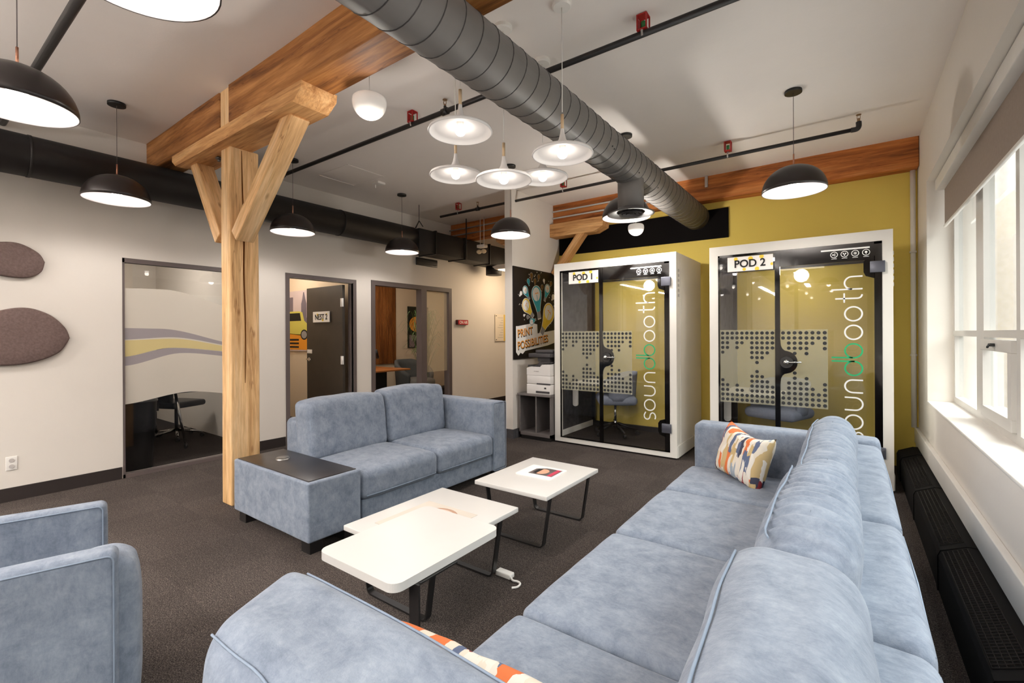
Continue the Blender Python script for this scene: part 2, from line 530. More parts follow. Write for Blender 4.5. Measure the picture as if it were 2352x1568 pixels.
    def grid(s, rows, smooth=True):
        V = [s._v(r_) for r_ in rows]
        for i in range(len(V) - 1):
            for j in range(len(V[0]) - 1):
                s._f([V[i][j], V[i][j + 1], V[i + 1][j + 1], V[i + 1][j]], smooth)
        return s
    def build(s, name, mats, parent=None, local=False):
        bmesh.ops.recalc_face_normals(s.bm, faces=s.bm.faces)
        me = bpy.data.meshes.new(name)
        if parent is not None and not local:
            off = world_loc(parent)
            bmesh.ops.translate(s.bm, verts=s.bm.verts, vec=-off)
        s.bm.to_mesh(me); s.bm.free()
        for m in (mats if isinstance(mats, (list, tuple)) else [mats]): me.materials.append(m)
        o = bpy.data.objects.new(name, me)
        COL.objects.link(o)
        if parent is not None: o.parent = parent
        return o
def world_loc(o):
    v = Vector((0, 0, 0))
    while o is not None:
        v += o.location; o = o.parent
    return v
def tag(o, label=None, cat=None, group=None, kind=None):
    if label: o['label'] = label
    if cat: o['category'] = cat
    if group: o['group'] = group
    if kind: o['kind'] = kind
    return o
def thing(name, label, cat, loc=(0, 0, 0), rz=0, group=None):
    o = bpy.data.objects.new(name, None)
    o.empty_display_size = 0.1
    COL.objects.link(o)
    o.location = loc; o.rotation_euler = (0, 0, rz)
    return tag(o, label, cat, group)
def solo(name, mb, mats, label, cat, loc=None, group=None):
    """a thing that is one mesh, its origin moved to loc"""
    if loc is not None:
        bmesh.ops.translate(mb.bm, verts=mb.bm.verts, vec=-Vector(loc))
    o = mb.build(name, mats)
    if loc is not None: o.location = loc
    return tag(o, label, cat, group)
def struct(name, mb, mats, parent=None):
    o = mb.build(name, mats, parent)
    if parent is None: o['kind'] = 'structure'
    return o
CHILDREN = {}
def copy_tree(o, label=None, loc=None, rz=None, group=None, parent=None):
    c = o.copy(); COL.objects.link(c)
    if parent is not None: c.parent = parent
    if label: c['label'] = label
    if group: c['group'] = group
    if loc is not None: c.location = loc
    if rz is not None: c.rotation_euler.z = rz
    for ch in list(o.children): copy_tree(ch, parent=c)
    return c
def lamp(parent, loc, watts, col=(1, 0.9, 0.8), r=0.04, name='lamp_light', spot=None):
    l = bpy.data.lights.new(name, 'SPOT' if spot else 'POINT')
    if spot: l.spot_size = R(spot); l.spot_blend = 0.5
    l.energy = watts; l.color = col; l.shadow_soft_size = r
    o = bpy.data.objects.new(name, l); COL.objects.link(o)
    if parent is not None: o.parent = parent
    o.location = loc
    return o
def text_mesh(name, txt, size, O, U, V, mat, parent=None, align='LEFT', bold=0.0, ext=0.001, squeeze=1.0):
    cu = bpy.data.curves.new('lettering', 'FONT')
    cu.body = txt; cu.size = size; cu.extrude = ext; cu.offset = bold; cu.align_x = align
    tmp = bpy.data.objects.new('lettering', cu); COL.objects.link(tmp)
    dg = bpy.context.evaluated_depsgraph_get()
    me = bpy.data.meshes.new_from_object(tmp.evaluated_get(dg))
    bpy.data.objects.remove(tmp); bpy.data.curves.remove(cu)
    U, V, O = Vector(U).normalized(), Vector(V).normalized(), Vector(O)
    if parent is not None: O = O - world_loc(parent)
    N = U.cross(V)
    M = Matrix(((U.x * squeeze, V.x, N.x, O.x), (U.y * squeeze, V.y, N.y, O.y), (U.z * squeeze, V.z, N.z, O.z), (0, 0, 0, 1)))
    me.transform(M)
    me.materials.clear(); me.materials.append(mat)
    o = bpy.data.objects.new(name, me); COL.objects.link(o)
    if parent is not None: o.parent = parent
    return o
def circ(cx, cy, r, n=24, ry=None, a0=0, a1=2 * pi):
    ry = ry or r
    full = abs(a1 - a0 - 2 * pi) < 1e-6
    return [(cx + r * cos(a0 + (a1 - a0) * k / (n if full else n - 1)), cy + ry * sin(a0 + (a1 - a0) * k / (n if full else n - 1))) for k in range(n)]
def smooth_path(P, k=8):
    P = [Vector(p) for p in P]; out = []
    for i in range(len(P) - 1):
        p0, p1, p2, p3 = P[max(i - 1, 0)], P[i], P[i + 1], P[min(i + 2, len(P) - 1)]
        for j in range(k):
            t = j / k
            out.append(0.5 * ((2 * p1) + (p2 - p0) * t + (2 * p0 - 5 * p1 + 4 * p2 - p3) * t * t + (3 * p1 - p0 - 3 * p2 + p3) * t ** 3))
    out.append(P[-1]); return out
def rrect(x0, x1, y0, y1, r, n=6):
    P = []
    for cx, cy, a in ((x1 - r, y1 - r, 0), (x0 + r, y1 - r, 90), (x0 + r, y0 + r, 180), (x1 - r, y0 + r, 270)):
        for k in range(n + 1): P.append((cx + r * cos(R(a + 90 * k / n)), cy + r * sin(R(a + 90 * k / n))))
    return P
# ------------------------------------------------------------------ the setting
CZ = 3.34
XL = -5.77
XR = 0.57
YB = -7.0
struct('floor', MB().box(XL - 0.10, 1.0, YB - 0.2, 10.2, -0.12, 0), CARPET)
struct('floor', MB().box(-9.6, XL - 0.10, -1.2, 10.2, -0.12, 0), CARPET_D)
struct('ceiling', MB().box(-9.6, 1.0, YB - 0.2, 10.2, CZ, CZ + 0.12), CEIL)

def wall_x(x0, x1, y0, y1, openings, mb=None):
    """wall slab along y with rectangular openings (ya, yb, za, zb)"""
    mb = mb or MB()
    y = y0
    for (a, b, za, zb) in sorted(openings):
        if a > y: mb.box(x0, x1, y, a, 0, CZ)
        if za > 0.001: mb.box(x0, x1, a, b, 0, za)
        mb.box(x0, x1, a, b, zb, CZ)
        y = b
    mb.box(x0, x1, y, y1, 0, CZ)
    return mb
G = (1.45, 2.62, 0.03, 2.16)
D1 = (3.13, 4.07, 0, 2.13)
D2 = (4.44, 6.05, 0, 2.15)
struct('wall_left', wall_x(XL - 0.10, XL, YB, 10.0, [G, D1, D2]), WHITE_WALL)
struct('wall_rear', MB().box(-9.6, 1.0, YB - 0.2, YB, 0, CZ), WHITE_WALL)
struct('wall_hallway', MB().box(XL - 0.1, -2.0, 10.0, 10.15, 0, CZ), WARM)
struct('wall_back', MB().box(-3.76, 1.0, 6.28, 6.42, 0, CZ), YELLOW)
struct('wall_stub', MB().box(-3.76, -3.64, 5.03, 6.28, 0, CZ).box(-3.76, -3.64, 6.42, 10.0, 0, CZ), WHITE_WALL)
WIN = [(0.6, 5.6, 0.76, 2.75), (-6.0, 0.0, 0.76, 2.75)]
struct('wall_right', wall_x(XR, 1.0, YB, 6.28, WIN), WHITE_WALL)
# window boards of white painted plaster
mb = MB()
for (a, b, z0, z1) in WIN: mb.box(XR - 0.006, 0.78, a + 0.002, b - 0.002, 0.755, 0.775, 0.006)
struct('trim_1', mb, TRIMW)
# rooms behind the left wall
struct('wall_meeting', MB().box(-9.6, -9.5, -1.2, 10.0, 0, CZ), WHITE_WALL)
struct('wall_meeting_side', MB().box(-9.5, XL - 0.10, -1.3, -1.2, 0, CZ), WHITE_WALL)
struct('wall_meeting_end', MB().box(-9.5, XL - 0.10, 2.84, 2.92, 0, CZ), WHITE_WALL)
struct('wall_nest', MB().box(-8.12, -8.02, 2.92, 4.22, 0, CZ), WARM)
struct('wall_nest_end', MB().box(-9.5, XL - 0.10, 4.22, 4.30, 0, CZ), WARM)
struct('wall_studio', MB().box(-8.35, -8.25, 4.30, 8.6, 0, CZ), WARM)
struct('wall_studio_end', MB().box(-9.5, XL - 0.10, 8.6, 8.7, 0, CZ), WARM)
struct('ceiling', MB().box(-8.02, XL - 0.1, 2.92, 4.22, 2.72, 2.76).box(-8.25, XL - 0.1, 4.30, 8.6, 2.72, 2.76).box(-9.5, XL - 0.1, -1.2, 2.84, 2.72, 2.76), CEIL)
# skirting
mb = MB()
for a, b in ((YB, 1.44), (2.63, 3.07), (4.13, 4.37), (6.12, 10.0)): mb.box(XL, XL + 0.012, a, b, 0, 0.115)
struct('baseboard_left', mb, BASE)
mb = MB().box(-3.772, -3.625, 5.015, 5.03, 0, 0.12).box(-3.64, -3.625, 5.03, 6.27, 0, 0.12).box(-3.775, -3.76, 5.03, 10, 0, 0.12)
struct('baseboard_stub', mb, FELT)
struct('baseboard_hallway', MB().box(XL, -3.77, 9.985, 10.0, 0, 0.115), BASE)
mb = MB().box(-5.884, -5.87, 2.93, 3.1, 0, 0.11).box(-8.02, -8.008, 2.93, 4.21, 0, 0.11).box(-8.25, -8.238, 4.31, 8.6, 0, 0.11).box(-9.5, -9.488, -1.2, 2.84, 0, 0.11)
struct('baseboard_rooms', mb, BASE)

# base ledge under the windows
mb = MB().box(0.535, XR, YB, 6.27, 0.27, 0.425, 0.006).box(0.545, XR, YB, 6.27, 0, 0.27)
struct('trim_2', mb, TRIMW)

# glazed opening to the meeting room
fr = MB()
fr.box(XL - 0.07, XL + 0.004, G[0], G[0] + 0.018, 0, 2.16).box(XL - 0.07, XL + 0.004, 2.602, 2.62, 0, 2.16)
fr.box(XL - 0.07, XL + 0.004, G[0], 2.62, 2.12, 2.165).box(XL - 0.07, XL + 0.004, G[0], 2.62, 0, 0.035)
w1 = struct('window_1', fr, FRAME)
MB().box(XL - 0.036, XL - 0.028, G[0] + 0.018, 2.602, 0.035, 2.12).build('pane', GLASS, w1)
# frosted film with wavy bands
def band(mb, top, bot, x=XL - 0.024, n=24):
    ya, yb = G[0] + 0.02, 2.60
    rows = [[], []]
    for k in range(n + 1):
        y = ya + (yb - ya) * k / n
        rows[0].append((x, y, top(y))); rows[1].append((x, y, bot(y)))
    mb.grid(rows, False)
def spl(pts):
    def f(y):
        for i in range(len(pts) - 1):
            (a, va), (b, vb) = pts[i], pts[i + 1]
            if y <= b or i == len(pts) - 2:
                t = (y - a) / (b - a); t = max(0, min(1, t)); t = t * t * (3 - 2 * t)
                return va + (vb - va) * t
    return f
top_f = spl([(1.45, 1.87), (1.8, 1.88), (2.6, 1.70)])
bot_f = spl([(1.45, 0.72), (2.0, 0.79), (2.6, 0.71)])
a1 = spl([(1.45, 1.475), (1.75, 1.47), (2.6, 1.29)]); a2 = spl([(1.45, 1.36), (1.85, 1.38), (2.6, 1.26)])
b1 = spl([(1.45, 1.352), (1.85, 1.365), (2.6, 1.25)]); b2 = spl([(1.45, 1.19), (1.85, 1.27), (2.6, 1.20)])
c1 = spl([(1.45, 1.19), (1.85, 1.265), (2.6, 1.195)]); c2 = spl([(1.45, 1.10), (1.95, 1.21), (2.6, 1.14)])
mb = MB(); band(mb, top_f, a1); band(mb, a2, b1); band(mb, c2, bot_f)
mb.slot = 1; band(mb, a1, a2); band(mb, c1, c2)
mb.slot = 2; band(mb, b1, b2)
mb.build('frosted_film', [FROST, FROST_G, FROST_Y], w1)

# doorway of the nest room
def door_frame(mb, y0, y1, z1, w=0.05, x0=XL - 0.115, x1=XL + 0.012):
    mb.box(x0, x1, y0, y0 + w, 0, z1).box(x0, x1, y1 - w, y1, 0, z1).box(x0, x1, y0 + w, y1 - w, z1 - w, z1)
    return mb
mb = door_frame(MB(), 3.08, 4.12, 2.185)
mb.box(XL - 0.07, XL - 0.03, 3.13, 3.145, 0, 2.135).box(XL - 0.07, XL - 0.03, 4.055, 4.07, 0, 2.135)
dr = struct('door_1', mb, FRAME)
leaf = MB().box(-6.83, -5.90, 3.985, 4.025, 0.01, 2.115).build('door_leaf', plain('dark brown door', C(62, 54, 46), 0.45, 0, 0.4, 0.1, 4), dr)
for z in (1.86, 1.03, 0.3):
    h = MB().box(-5.93, -5.875, 3.972, 3.986, z - 0.06, z + 0.06).cyl((-5.885, 3.972, z - 0.06), (-5.885, 3.972, z + 0.06), 0.01, n=10).build('hinge', WHITE, leaf)
hb = MB().cyl((-6.76, 3.984, 1.02), (-6.76, 3.94, 1.02), 0.012).box(-6.77, -6.64, 3.93, 3.945, 1.01, 1.035, 0.005).cyl((-6.76, 3.984, 1.02), (-6.76, 3.975, 1.02), 0.028)
hb.build('door_handle', CHROME, leaf)
MB().box(-6.81, -6.68, 3.974, 3.985, 1.11, 1.17, 0.004).build('keypad', WHITE, leaf)
sg = MB().box(-6.62, -6.19, 3.962, 3.972, 1.585, 1.745)
for sx in (-6.59, -6.22):
    for sz in (1.605, 1.725): sg.cyl((sx, 3.984, sz), (sx, 3.957, sz), 0.006, n=10)
s_ = sg.build('name_plate', PWHITE, leaf)
text_mesh('lettering', 'NEST 2', 0.115, (-6.57, 3.9605, 1.625), (1, 0, 0), (0, 0, 1), INK, s_, bold=0.002, squeeze=0.92)
d_ = MB()
for (u, v, r_) in ((-6.50, 1.70, .018), (-6.36, 1.62, .022), (-6.26, 1.70, .016)): d_.prism(circ(u, v, r_, 16), 0.0005, (0, 3.9615, 0), (1, 0, 0), (0, 0, 1))
d_.build('yellow_spots', PYEL, s_)

# studio doorway with sidelight
mb = door_frame(MB(), 4.38, 6.11, 2.21, 0.07)
mb.box(XL - 0.115, XL + 0.012, 5.38, 5.50, 0, 2.14)
mb.box(XL - 0.06, XL - 0.02, 5.50, 6.04, 0, 0.09)
d2 = struct('door_2', mb, FRAME)
MB().box(XL - 0.05, XL - 0.042, 5.50, 6.04, 0.09, 2.14).build('pane', GLASS, d2)
MB().box(XL - 0.041, XL - 0.039, 5.50, 6.04, 0.75, 2.14).build('frosted_film', film('sidelight film', C(220, 205, 175), 0.30), d2)

# windows on the right: frames, panes, blinds
ALUF = ALU
def window(n, y0, y1, posts):
    fx0, fx1 = 0.745, 0.80
    mb = MB()
    mb.box(fx0, fx1, y0, y1, 0.775, 0.83).box(fx0, fx1, y0, y1, 2.69, 2.75)
    mb.box(fx0, fx1, y0, y0 + 0.05, 0.83, 2.69).box(fx0, fx1, y1 - 0.05, y1, 0.83, 2.69)
    mb.box(fx0 - 0.004, fx1, y0, y1, 1.36, 1.405)
    for (a, w) in posts: mb.box(fx0 - 0.002, fx1, a, a + w, 0.83, 2.69)
    w_ = struct('window_%d' % n, mb, ALUF)
    MB().box(0.772, 0.776, y0 + 0.04, y1 - 0.04, 0.82, 2.70).build('pane', WINGLASS, w_)
    return w_
def sash(w_, ya, yb):
    mb = MB(); x0, x1 = 0.722, 0.76
    mb.box(x0, x1, ya, yb, 0.835, 0.905, 0.004).box(x0, x1, ya, yb, 1.275, 1.345, 0.004).box(x0, x1, ya, ya + 0.07, 0.905, 1.275).box(x0, x1, yb - 0.07, yb, 0.905, 1.275)
    s_ = mb.build('sash', ALUF, w_)
    MB().box(0.70, 0.722, (ya + yb) / 2 - 0.03, (ya + yb) / 2 + 0.03, 1.305, 1.325, 0.004).cyl((0.705, (ya + yb) / 2 + 0.02, 1.32), (0.69, (ya + yb) / 2 - 0.02, 1.30), 0.006).build('latch', BLACK, s_)
w2 = window(2, 0.6, 5.6, [(4.46, 0.22), (3.62, 0.07), (2.6, 0.2), (1.7, 0.07)])
sash(w2, 3.70, 4.44); sash(w2, 1.78, 2.58)
w3 = window(3, -6.0, 0.0, [(-1.1, 0.2), (-2.0, 0.07), (-3.0, 0.2), (-4.0, 0.07), (-5.0, 0.2)])
for (a, b, g) in ((0.65, 5.58, 0), (-5.95, -0.05, 1)):
    t = thing('roller_blind', ['taupe roller blind half lowered over the near window, white headrail above', 'taupe roller blind on the window behind the sofa corner'][g], 'window blind', (0.66, (a + b) / 2, 2.75))
    MB().box(0.625, 0.70, a, b, 2.65, 2.745, 0.006).build('headrail', TRIMW, t)
    MB().box(0.684, 0.687, a + 0.03, b - 0.03, 2.33, 2.66).build('blind_cloth', SHADECLOTH, t)
    MB().box(0.676, 0.695, a + 0.03, b - 0.03, 2.315, 2.338, 0.006).build('hem_bar', TRIMW, t)

# outdoors
b_ = MB().box(3, 26, 43, 55, -6, 3.6)
ob = thing('building', 'beige building with tall narrow openings across the street, seen through the window', 'building', (14, 43, -6))
b_.build('wall', FACADE, ob)
for k in range(10):
    MB().box(4.2 + 2.0 * k, 4.9 + 2.0 * k, 42.9, 43.0, -1.5, 2.0).build('window', FACADE_D, ob)
MB().box(2.7, 26.3, 42.7, 55, 3.6, 3.95).build('roof', FACADE, ob)
wg = thing('building', 'pale wing of the same building rising close outside the window', 'building', (1.6, 8.2, 0))
MB().box(1.02, 1.62, 8.0, 9.5, -6, 6).build('wall', plain('pale brick', C(206, 198, 192), 0.9, 0, 0.2, 0.08, 14), wg)
for k in range(3): MB().box(1.015, 1.05, 7.97, 8.0, 0.2 + k, 0.9 + k).build('brick_band', FACADE, wg)
# ------------------------------------------------------------------ timber frame
def timber(name, mb_fn, mat, parent, rough=0.006):
    pass
def rough_box(mb, x0, x1, y0, y1, z0, z1, amp=0.006, n=26, r=0.012, seed=0):
    def fn(w, u):
        k = noise.noise_vector(Vector((w.x * 1.3 + seed, w.y * 2 + 3, w.z * 2))) * amp
        return (w.x, w.y + k.y, w.z + k.z)
    mb.rbox(x0, x1, y0, y1, z0, z1, r, 2, (0, 0, 0), n, fn)
    return mb
bt = thing('timber_post_frame', 'pale timber post with two braces carrying the orange ceiling beam beside the blue loveseat', 'timber post', (-4.17, 1.84, 0))
rough_box(MB(), -4.255, -4.085, 1.725, 1.955, 0, 2.95, 0.004, 14).build('post', POST_Z, bt)
cr = MB()
P = smooth_path([(-4.083, 1.815, 2.93), (-4.083, 1.82, 2.6), (-4.083, 1.832, 2.3), (-4.083, 1.828, 1.9), (-4.083, 1.838, 1.5), (-4.083, 1.835, 1.0)], 5)
w_ = [0.004 + 0.010 * sin(pi * k / (len(P) - 1)) ** 0.7 for k in range(len(P))]
cr.grid([[(p.x, p.y - q / 2, p.z), (p.x, p.y + q / 2, p.z)] for p, q in zip(P, w_)], False)
cr.build('crack', plain('timber crack', C(96, 56, 24), 0.9, 0, 0.1, 0.1), bt)
cap = MB()
prof = [(-5.06, 3.04), (-5.06, 3.0), (-4.98, 2.945), (-2.97, 2.94), (-2.87, 3.0), (-2.86, 3.052), (-5.06, 3.052)]
cap.prism([(a, b) for a, b in prof], 0.26, (0, 1.90, 0), (1, 0, 0), (0, 0, 1))
cap.build('bolster', CAP_X, bt)
for (bx, by) in ((-3.45, 1.83), (-4.42, 1.78)):
    MB().cyl((bx, by, 2.94), (bx, by, 2.925), 0.03, n=4).cyl((bx, by, 2.93), (bx, by, 2.905), 0.014, n=6).build('bolt', plain('iron bolt', C(110, 104, 100), 0.5, 0.8, 0.5, 0.1), bt)
def brace(x0, z0, x1, z1, y0, y1, th, mat, parent, name='brace'):
    L = sqrt((x1 - x0) ** 2 + (z1 - z0) ** 2); a = atan2(z1 - z0, x1 - x0)
    mb = MB(); rough_box(mb, -L / 2, L / 2, -(y1 - y0) / 2, (y1 - y0) / 2, -th / 2, th / 2, 0.003, 6, 0.008, seed=x0)
    o = mb.build(name, mat, parent, local=True)
    o.location = Vector(((x0 + x1) / 2, (y0 + y1) / 2, (z0 + z1) / 2)) - parent.location
    o.rotation_euler = (0, -a, 0)
    return o
brace(-4.02, 2.20, -3.17, 2.97, 1.72, 1.86, 0.12, POST_X, bt)
brace(-4.32, 2.22, -4.82, 2.97, 1.72, 1.86, 0.12, POST_X, bt)
mb = MB()
rough_box(mb, XL, -4.075, 1.645, 1.87, 3.05, CZ + 0.03, 0.008, 30, 0.012, 2)
bm1 = mb
t = thing('ceiling_beam', 'heavy weathered orange timber beam crossing the ceiling above the pale post', 'beam', (-3.5, 1.75, 3.05))
mb.build('beam_section', BEAM_X, t)
mb = MB(); rough_box(mb, -3.90, XR, 1.635, 1.88, 3.05, CZ + 0.03, 0.008, 40, 0.012, 9); mb.build('beam_section', BEAM_X, t)
MB().box(-4.07, -3.905, 1.65, 1.87, 3.05, CZ + 0.02, 0.006).build('spacer_block', POST_Z, t)

t = thing('ceiling_beam', 'red brown timber beam along the top of the mustard wall, grey conduits on its face', 'beam', (-2.6, 6.2, 3.04))
mb = MB(); rough_box(mb, XL, XR - 0.002, 6.10, 6.278, 3.04, CZ + 0.02, 0.008, 60, 0.012, 5); mb.build('beam_section', BEAM2, t)
GALV = plain('galvanised conduit', C(186, 182, 178), 0.4, 0.3, 0.5, 0.05)
for z in (3.235, 3.135):
    MB().cyl((XL, 6.075, z), (-1.75, 6.075, z), 0.012, n=10).build('conduit', GALV, t)
for z in (3.24,):
    MB().box(-1.44, -1.41, 6.07, 6.10, 3.2, CZ).build('conduit', GALV, t)
t = thing('wall_bracket_timber', 'tan timber bolster with a diagonal brace under the beam above the printer', 'timber bracket', (-3.3, 6.08, 2.85))
mb = MB().prism([(-3.64, 2.84), (-2.92, 2.84), (-2.78, 2.90), (-2.76, 3.035), (-3.64, 3.035)], 0.2, (0, 6.2, 0), (1, 0, 0), (0, 0, 1))
mb.build('bolster', CAP_X, t)
brace(-3.60, 2.28, -3.12, 2.87, 6.02, 6.16, 0.10, CAP_X, t)
t2 = thing('wall_bracket_timber', 'timber bolster and brace at the hallway end of the beam, behind the stub wall', 'timber bracket', (-4.2, 6.08, 2.85))
MB().prism([(-3.77, 2.84), (-4.55, 2.84), (-4.66, 2.90), (-4.68, 3.035), (-3.77, 3.035)], 0.2, (0, 6.2, 0), (1, 0, 0), (0, 0, 1)).build('bolster', CAP_X, t2)
brace(-3.82, 2.36, -4.28, 2.87, 6.02, 6.16, 0.10, CAP_X, t2)

# ------------------------------------------------------------------ ducts
t = thing('spiral_duct', 'thick grey spiral duct running across the ceiling to the mustard wall', 'air duct', (-1.587, 2.0, 2.88))
dc = (-1.587, 2.88); dr_ = 0.157
mb = MB().cyl((dc[0], YB, dc[1]), (dc[0], 6.26, dc[1]), dr_, n=48)
mb.slot = 1
nturn = 0; P = []
y = -1.0
pitch = 0.125
steps = int((6.2 - y) / pitch * 28)
for k in range(steps):
    yy = y + k * pitch / 28; a = 2 * pi * k / 28
    P.append((dc[0] + (dr_ + 0.0005) * cos(a), yy, dc[1] + (dr_ + 0.0005) * sin(a)))
mb.tube(P, 0.0035, 4)
mb.build('duct', [DUCT_GREY, SEAM], t)
MB().cyl((dc[0], 3.62, dc[1]), (dc[0], 3.66, dc[1]), dr_ + 0.004, n=48).build('joint_band', DUCT_GREY, t)
# drop with round diffuser
MB().cyl((dc[0], 4.02, 2.86), (dc[0], 4.02, 2.52), 0.115, n=36).build('branch', DUCT_GREY, t)
df = MB()
df.lathe([(0.112, 0.06), (0.118, 0.035), (0.205, 0.0), (0.207, -0.006), (0.19, -0.006), (0.125, 0.012)], 40, (dc[0], 4.02, 2.475))
for rr in (0.105, 0.07, 0.035):
    df.lathe([(rr, -0.012), (rr - 0.012, 0.012), (rr - 0.026, -0.006)], 32, (dc[0], 4.02, 2.478))
df.build('diffuser', plain('dark grey diffuser', C(84, 82, 82), 0.4, 0, 0.5, 0.03), t)
for (yy, aa) in ((3.3, -25), (3.34, -28), (3.9, -38), (4.25, -30), (4.4, -40)):
    MB().sphere((dc[0] + dr_ * cos(R(aa)), yy, dc[1] + dr_ * sin(R(aa))), 0.006, 8, 6).build('screw', BLACK, t)

t = thing('wall_opening_panel', 'black rectangular panel on the mustard wall where the grey duct ends', 'wall panel', (-2.4, 6.27, 2.7))
MB().prism([(-3.62, 2.60), (-1.21, 2.585), (-1.21, 2.955), (-3.62, 2.955)], 0.03, (0, 6.278, 0), (1, 0, 0), (0, 0, 1)).build('panel', plain('matt black', C(14, 11, 11), 0.9, 0, 0.1, 0), t)

t = thing('black_duct', 'black round duct along the left wall turning into a square duct over the hallway', 'air duct', (-5.40, 2.0, 2.86))
bx, bz = -5.415, 2.865
mb = MB().cyl((bx, YB, bz), (bx, 4.86, bz), 0.166, n=40)
for yy in (-0.2, 0.75, 2.45, 3.6): mb.cyl((bx, yy, bz), (bx, yy + 0.02, bz), 0.17, n=40)
mb.build('round_section', DUCT_BLACK, t)
for a, b in ((4.86, 5.2), (5.21, 5.88), (5.89, 6.55), (6.56, 7.3), (7.31, 9.9)):
    MB().box(-5.60, -5.24, a, b, 2.66, 3.0, 0.004).build('square_section', DUCT_BLACK, t)
    if b < 9: MB().box(-5.615, -5.225, b - 0.01, b + 0.02, 2.645, 3.015).build('flange', BLACK, t)
MB().cyl((-5.42, 6.9, 2.67), (-5.42, 6.9, 2.5), 0.15, n=24).build('collar', DUCT_BLACK, t)
MB().tube([(-5.22, 4.84, CZ), (-5.22, 4.84, 3.08)], 0.004, 6).strap([(-5.30, 4.84, 3.0), (-5.22, 4.84, 3.1), (-5.14, 4.84, 3.0)], 0.02, 0.004, (0, 1, 0)).build('hanger', BLACK, t)
MB().cyl((-5.22, 5.9, CZ), (-5.22, 5.9, 2.66), 0.009, n=8).build('hanger', BLACK, t)

solo('supply_grille', MB().box(XL, XL + 0.03, 5.27, 5.74, 2.54, 2.665, 0.003).box(XL + 0.03, XL + 0.034, 5.30, 5.71, 2.56, 2.58).box(XL + 0.03, XL + 0.034, 5.30, 5.71, 2.62, 2.64), BLACK,
     'small black rectangular air grille on the left wall above the studio doorway', 'air vent', (XL, 5.5, 2.6))

# ------------------------------------------------------------------ sprinkler pipes
def pipe_run(label, y, x0, x1, z, r, heads, clips, parts_end=None):
    t = thing('sprinkler_pipe', label, 'pipe', ((x0 + x1) / 2, y, z))
    MB().cyl((x0, y, z), (x1, y, z), r, n=14).build('pipe', PIPE, t)
    for hx in heads:
        m = MB().cyl((hx - 0.03, y, z), (hx + 0.03, y, z), r + 0.008, n=12).cyl((hx, y, z), (hx, y, z + 0.045), 0.012, n=10)
        f_ = m.build('tee_fitting', PIPE, t)
        h = MB().cyl((hx, y, z + 0.045), (hx, y, z + 0.06), 0.01, n=8)
        h.strap([(hx - 0.013, y, z + 0.06), (hx - 0.013, y, z + 0.085), (hx, y, z + 0.095)], 0.006, 0.003, (0, 1, 0))
        h.strap([(hx + 0.013, y, z + 0.06), (hx + 0.013, y, z + 0.085), (hx, y, z + 0.095)], 0.006, 0.003, (0, 1, 0))
        h.cyl((hx, y, z + 0.095), (hx, y, z + 0.098), 0.02, n=14)
        h.build('sprinkler_head', plain('brass sprinkler', C(150, 120, 90), 0.4, 0.7, 0.5, 0), f_)
    for cx in clips:
        h = MB()
        zz = CZ - 0.012
        hw = 0.028
        for a in (-hw, hw):
            for b in (-hw, hw): h.box(cx + a - 0.004, cx + a + 0.004, y + b - 0.004, y + b + 0.004, zz - 0.085, zz)
        h.box(cx - hw - 0.004, cx + hw + 0.004, y - hw - 0.004, y + hw + 0.004, zz, zz + 0.006)
        h.box(cx - hw - 0.004, cx + hw + 0.004, y - hw - 0.004, y + hw + 0.004, zz - 0.09, zz - 0.082)
        h.box(cx - hw - 0.004, cx - hw, y - hw, y + hw, zz - 0.07, zz - 0.01)
        cg = h.build('cage', RED, t)
        MB().cyl((cx, y, zz - 0.08), (cx, y, zz - 0.03), 0.014, n=10).build('plug', GREEN, cg)
        MB().strap([(cx, y, zz - 0.09), (cx, y - 0.03, z + 0.01), (cx, y - 0.02, z - 0.02)], 0.012, 0.004, (1, 0, 0)).build('clip', GALV, cg)
    return t
pipe_run('black sprinkler pipe passing over the grey duct, in front of the disc lamps', 2.775, -5.62, XR - 0.02, 3.225, 0.020, (-5.25, -2.68), (-3.07, -1.01))
t = pipe_run('black sprinkler pipe nearest the mustard wall, ending in an upturned head', 5.12, -5.05, 0.04, 3.19, 0.018, (-4.31,), (-4.68, -0.99, -2.9))
MB().tube(smooth_path([(0.02, 5.12, 3.19), (0.06, 5.12, 3.19), (0.075, 5.12, 3.21), (0.075, 5.12, 3.25)], 5), 0.022, 10).build('elbow', PIPE, t)
h = MB().cyl((0.075, 5.12, 3.25), (0.075, 5.12, 3.28), 0.012, n=8).cyl((0.075, 5.12, 3.31), (0.075, 5.12, 3.314), 0.02, n=12)
for a in (-0.012, 0.012): h.box(0.075 + a - 0.002, 0.075 + a + 0.002, 5.117, 5.123, 3.28, 3.31)
h.build('sprinkler_head', plain('brass sprinkler 2', C(150, 120, 90), 0.4, 0.7, 0.5, 0), t)
pipe_run('thick black sprinkler pipe at the top left corner above the black domes', 0.655, -5.75, XR - 0.02, 3.19, 0.026, (-4.75,), (-1.5,))

t = thing('corner_pipe', 'white painted vertical pipe in the corner where the mustard wall meets the windows', 'pipe', (0.53, 6.235, 0.43))
MB().cyl((0.53, 6.235, 0.425), (0.53, 6.235, 3.04), 0.022, n=14).build('pipe', TRIMW, t)
for z in (1.15, 2.2): MB().cyl((0.53, 6.235, z), (0.53, 6.235, z + 0.02), 0.028, n=14).build('coupling', TRIMW, t)

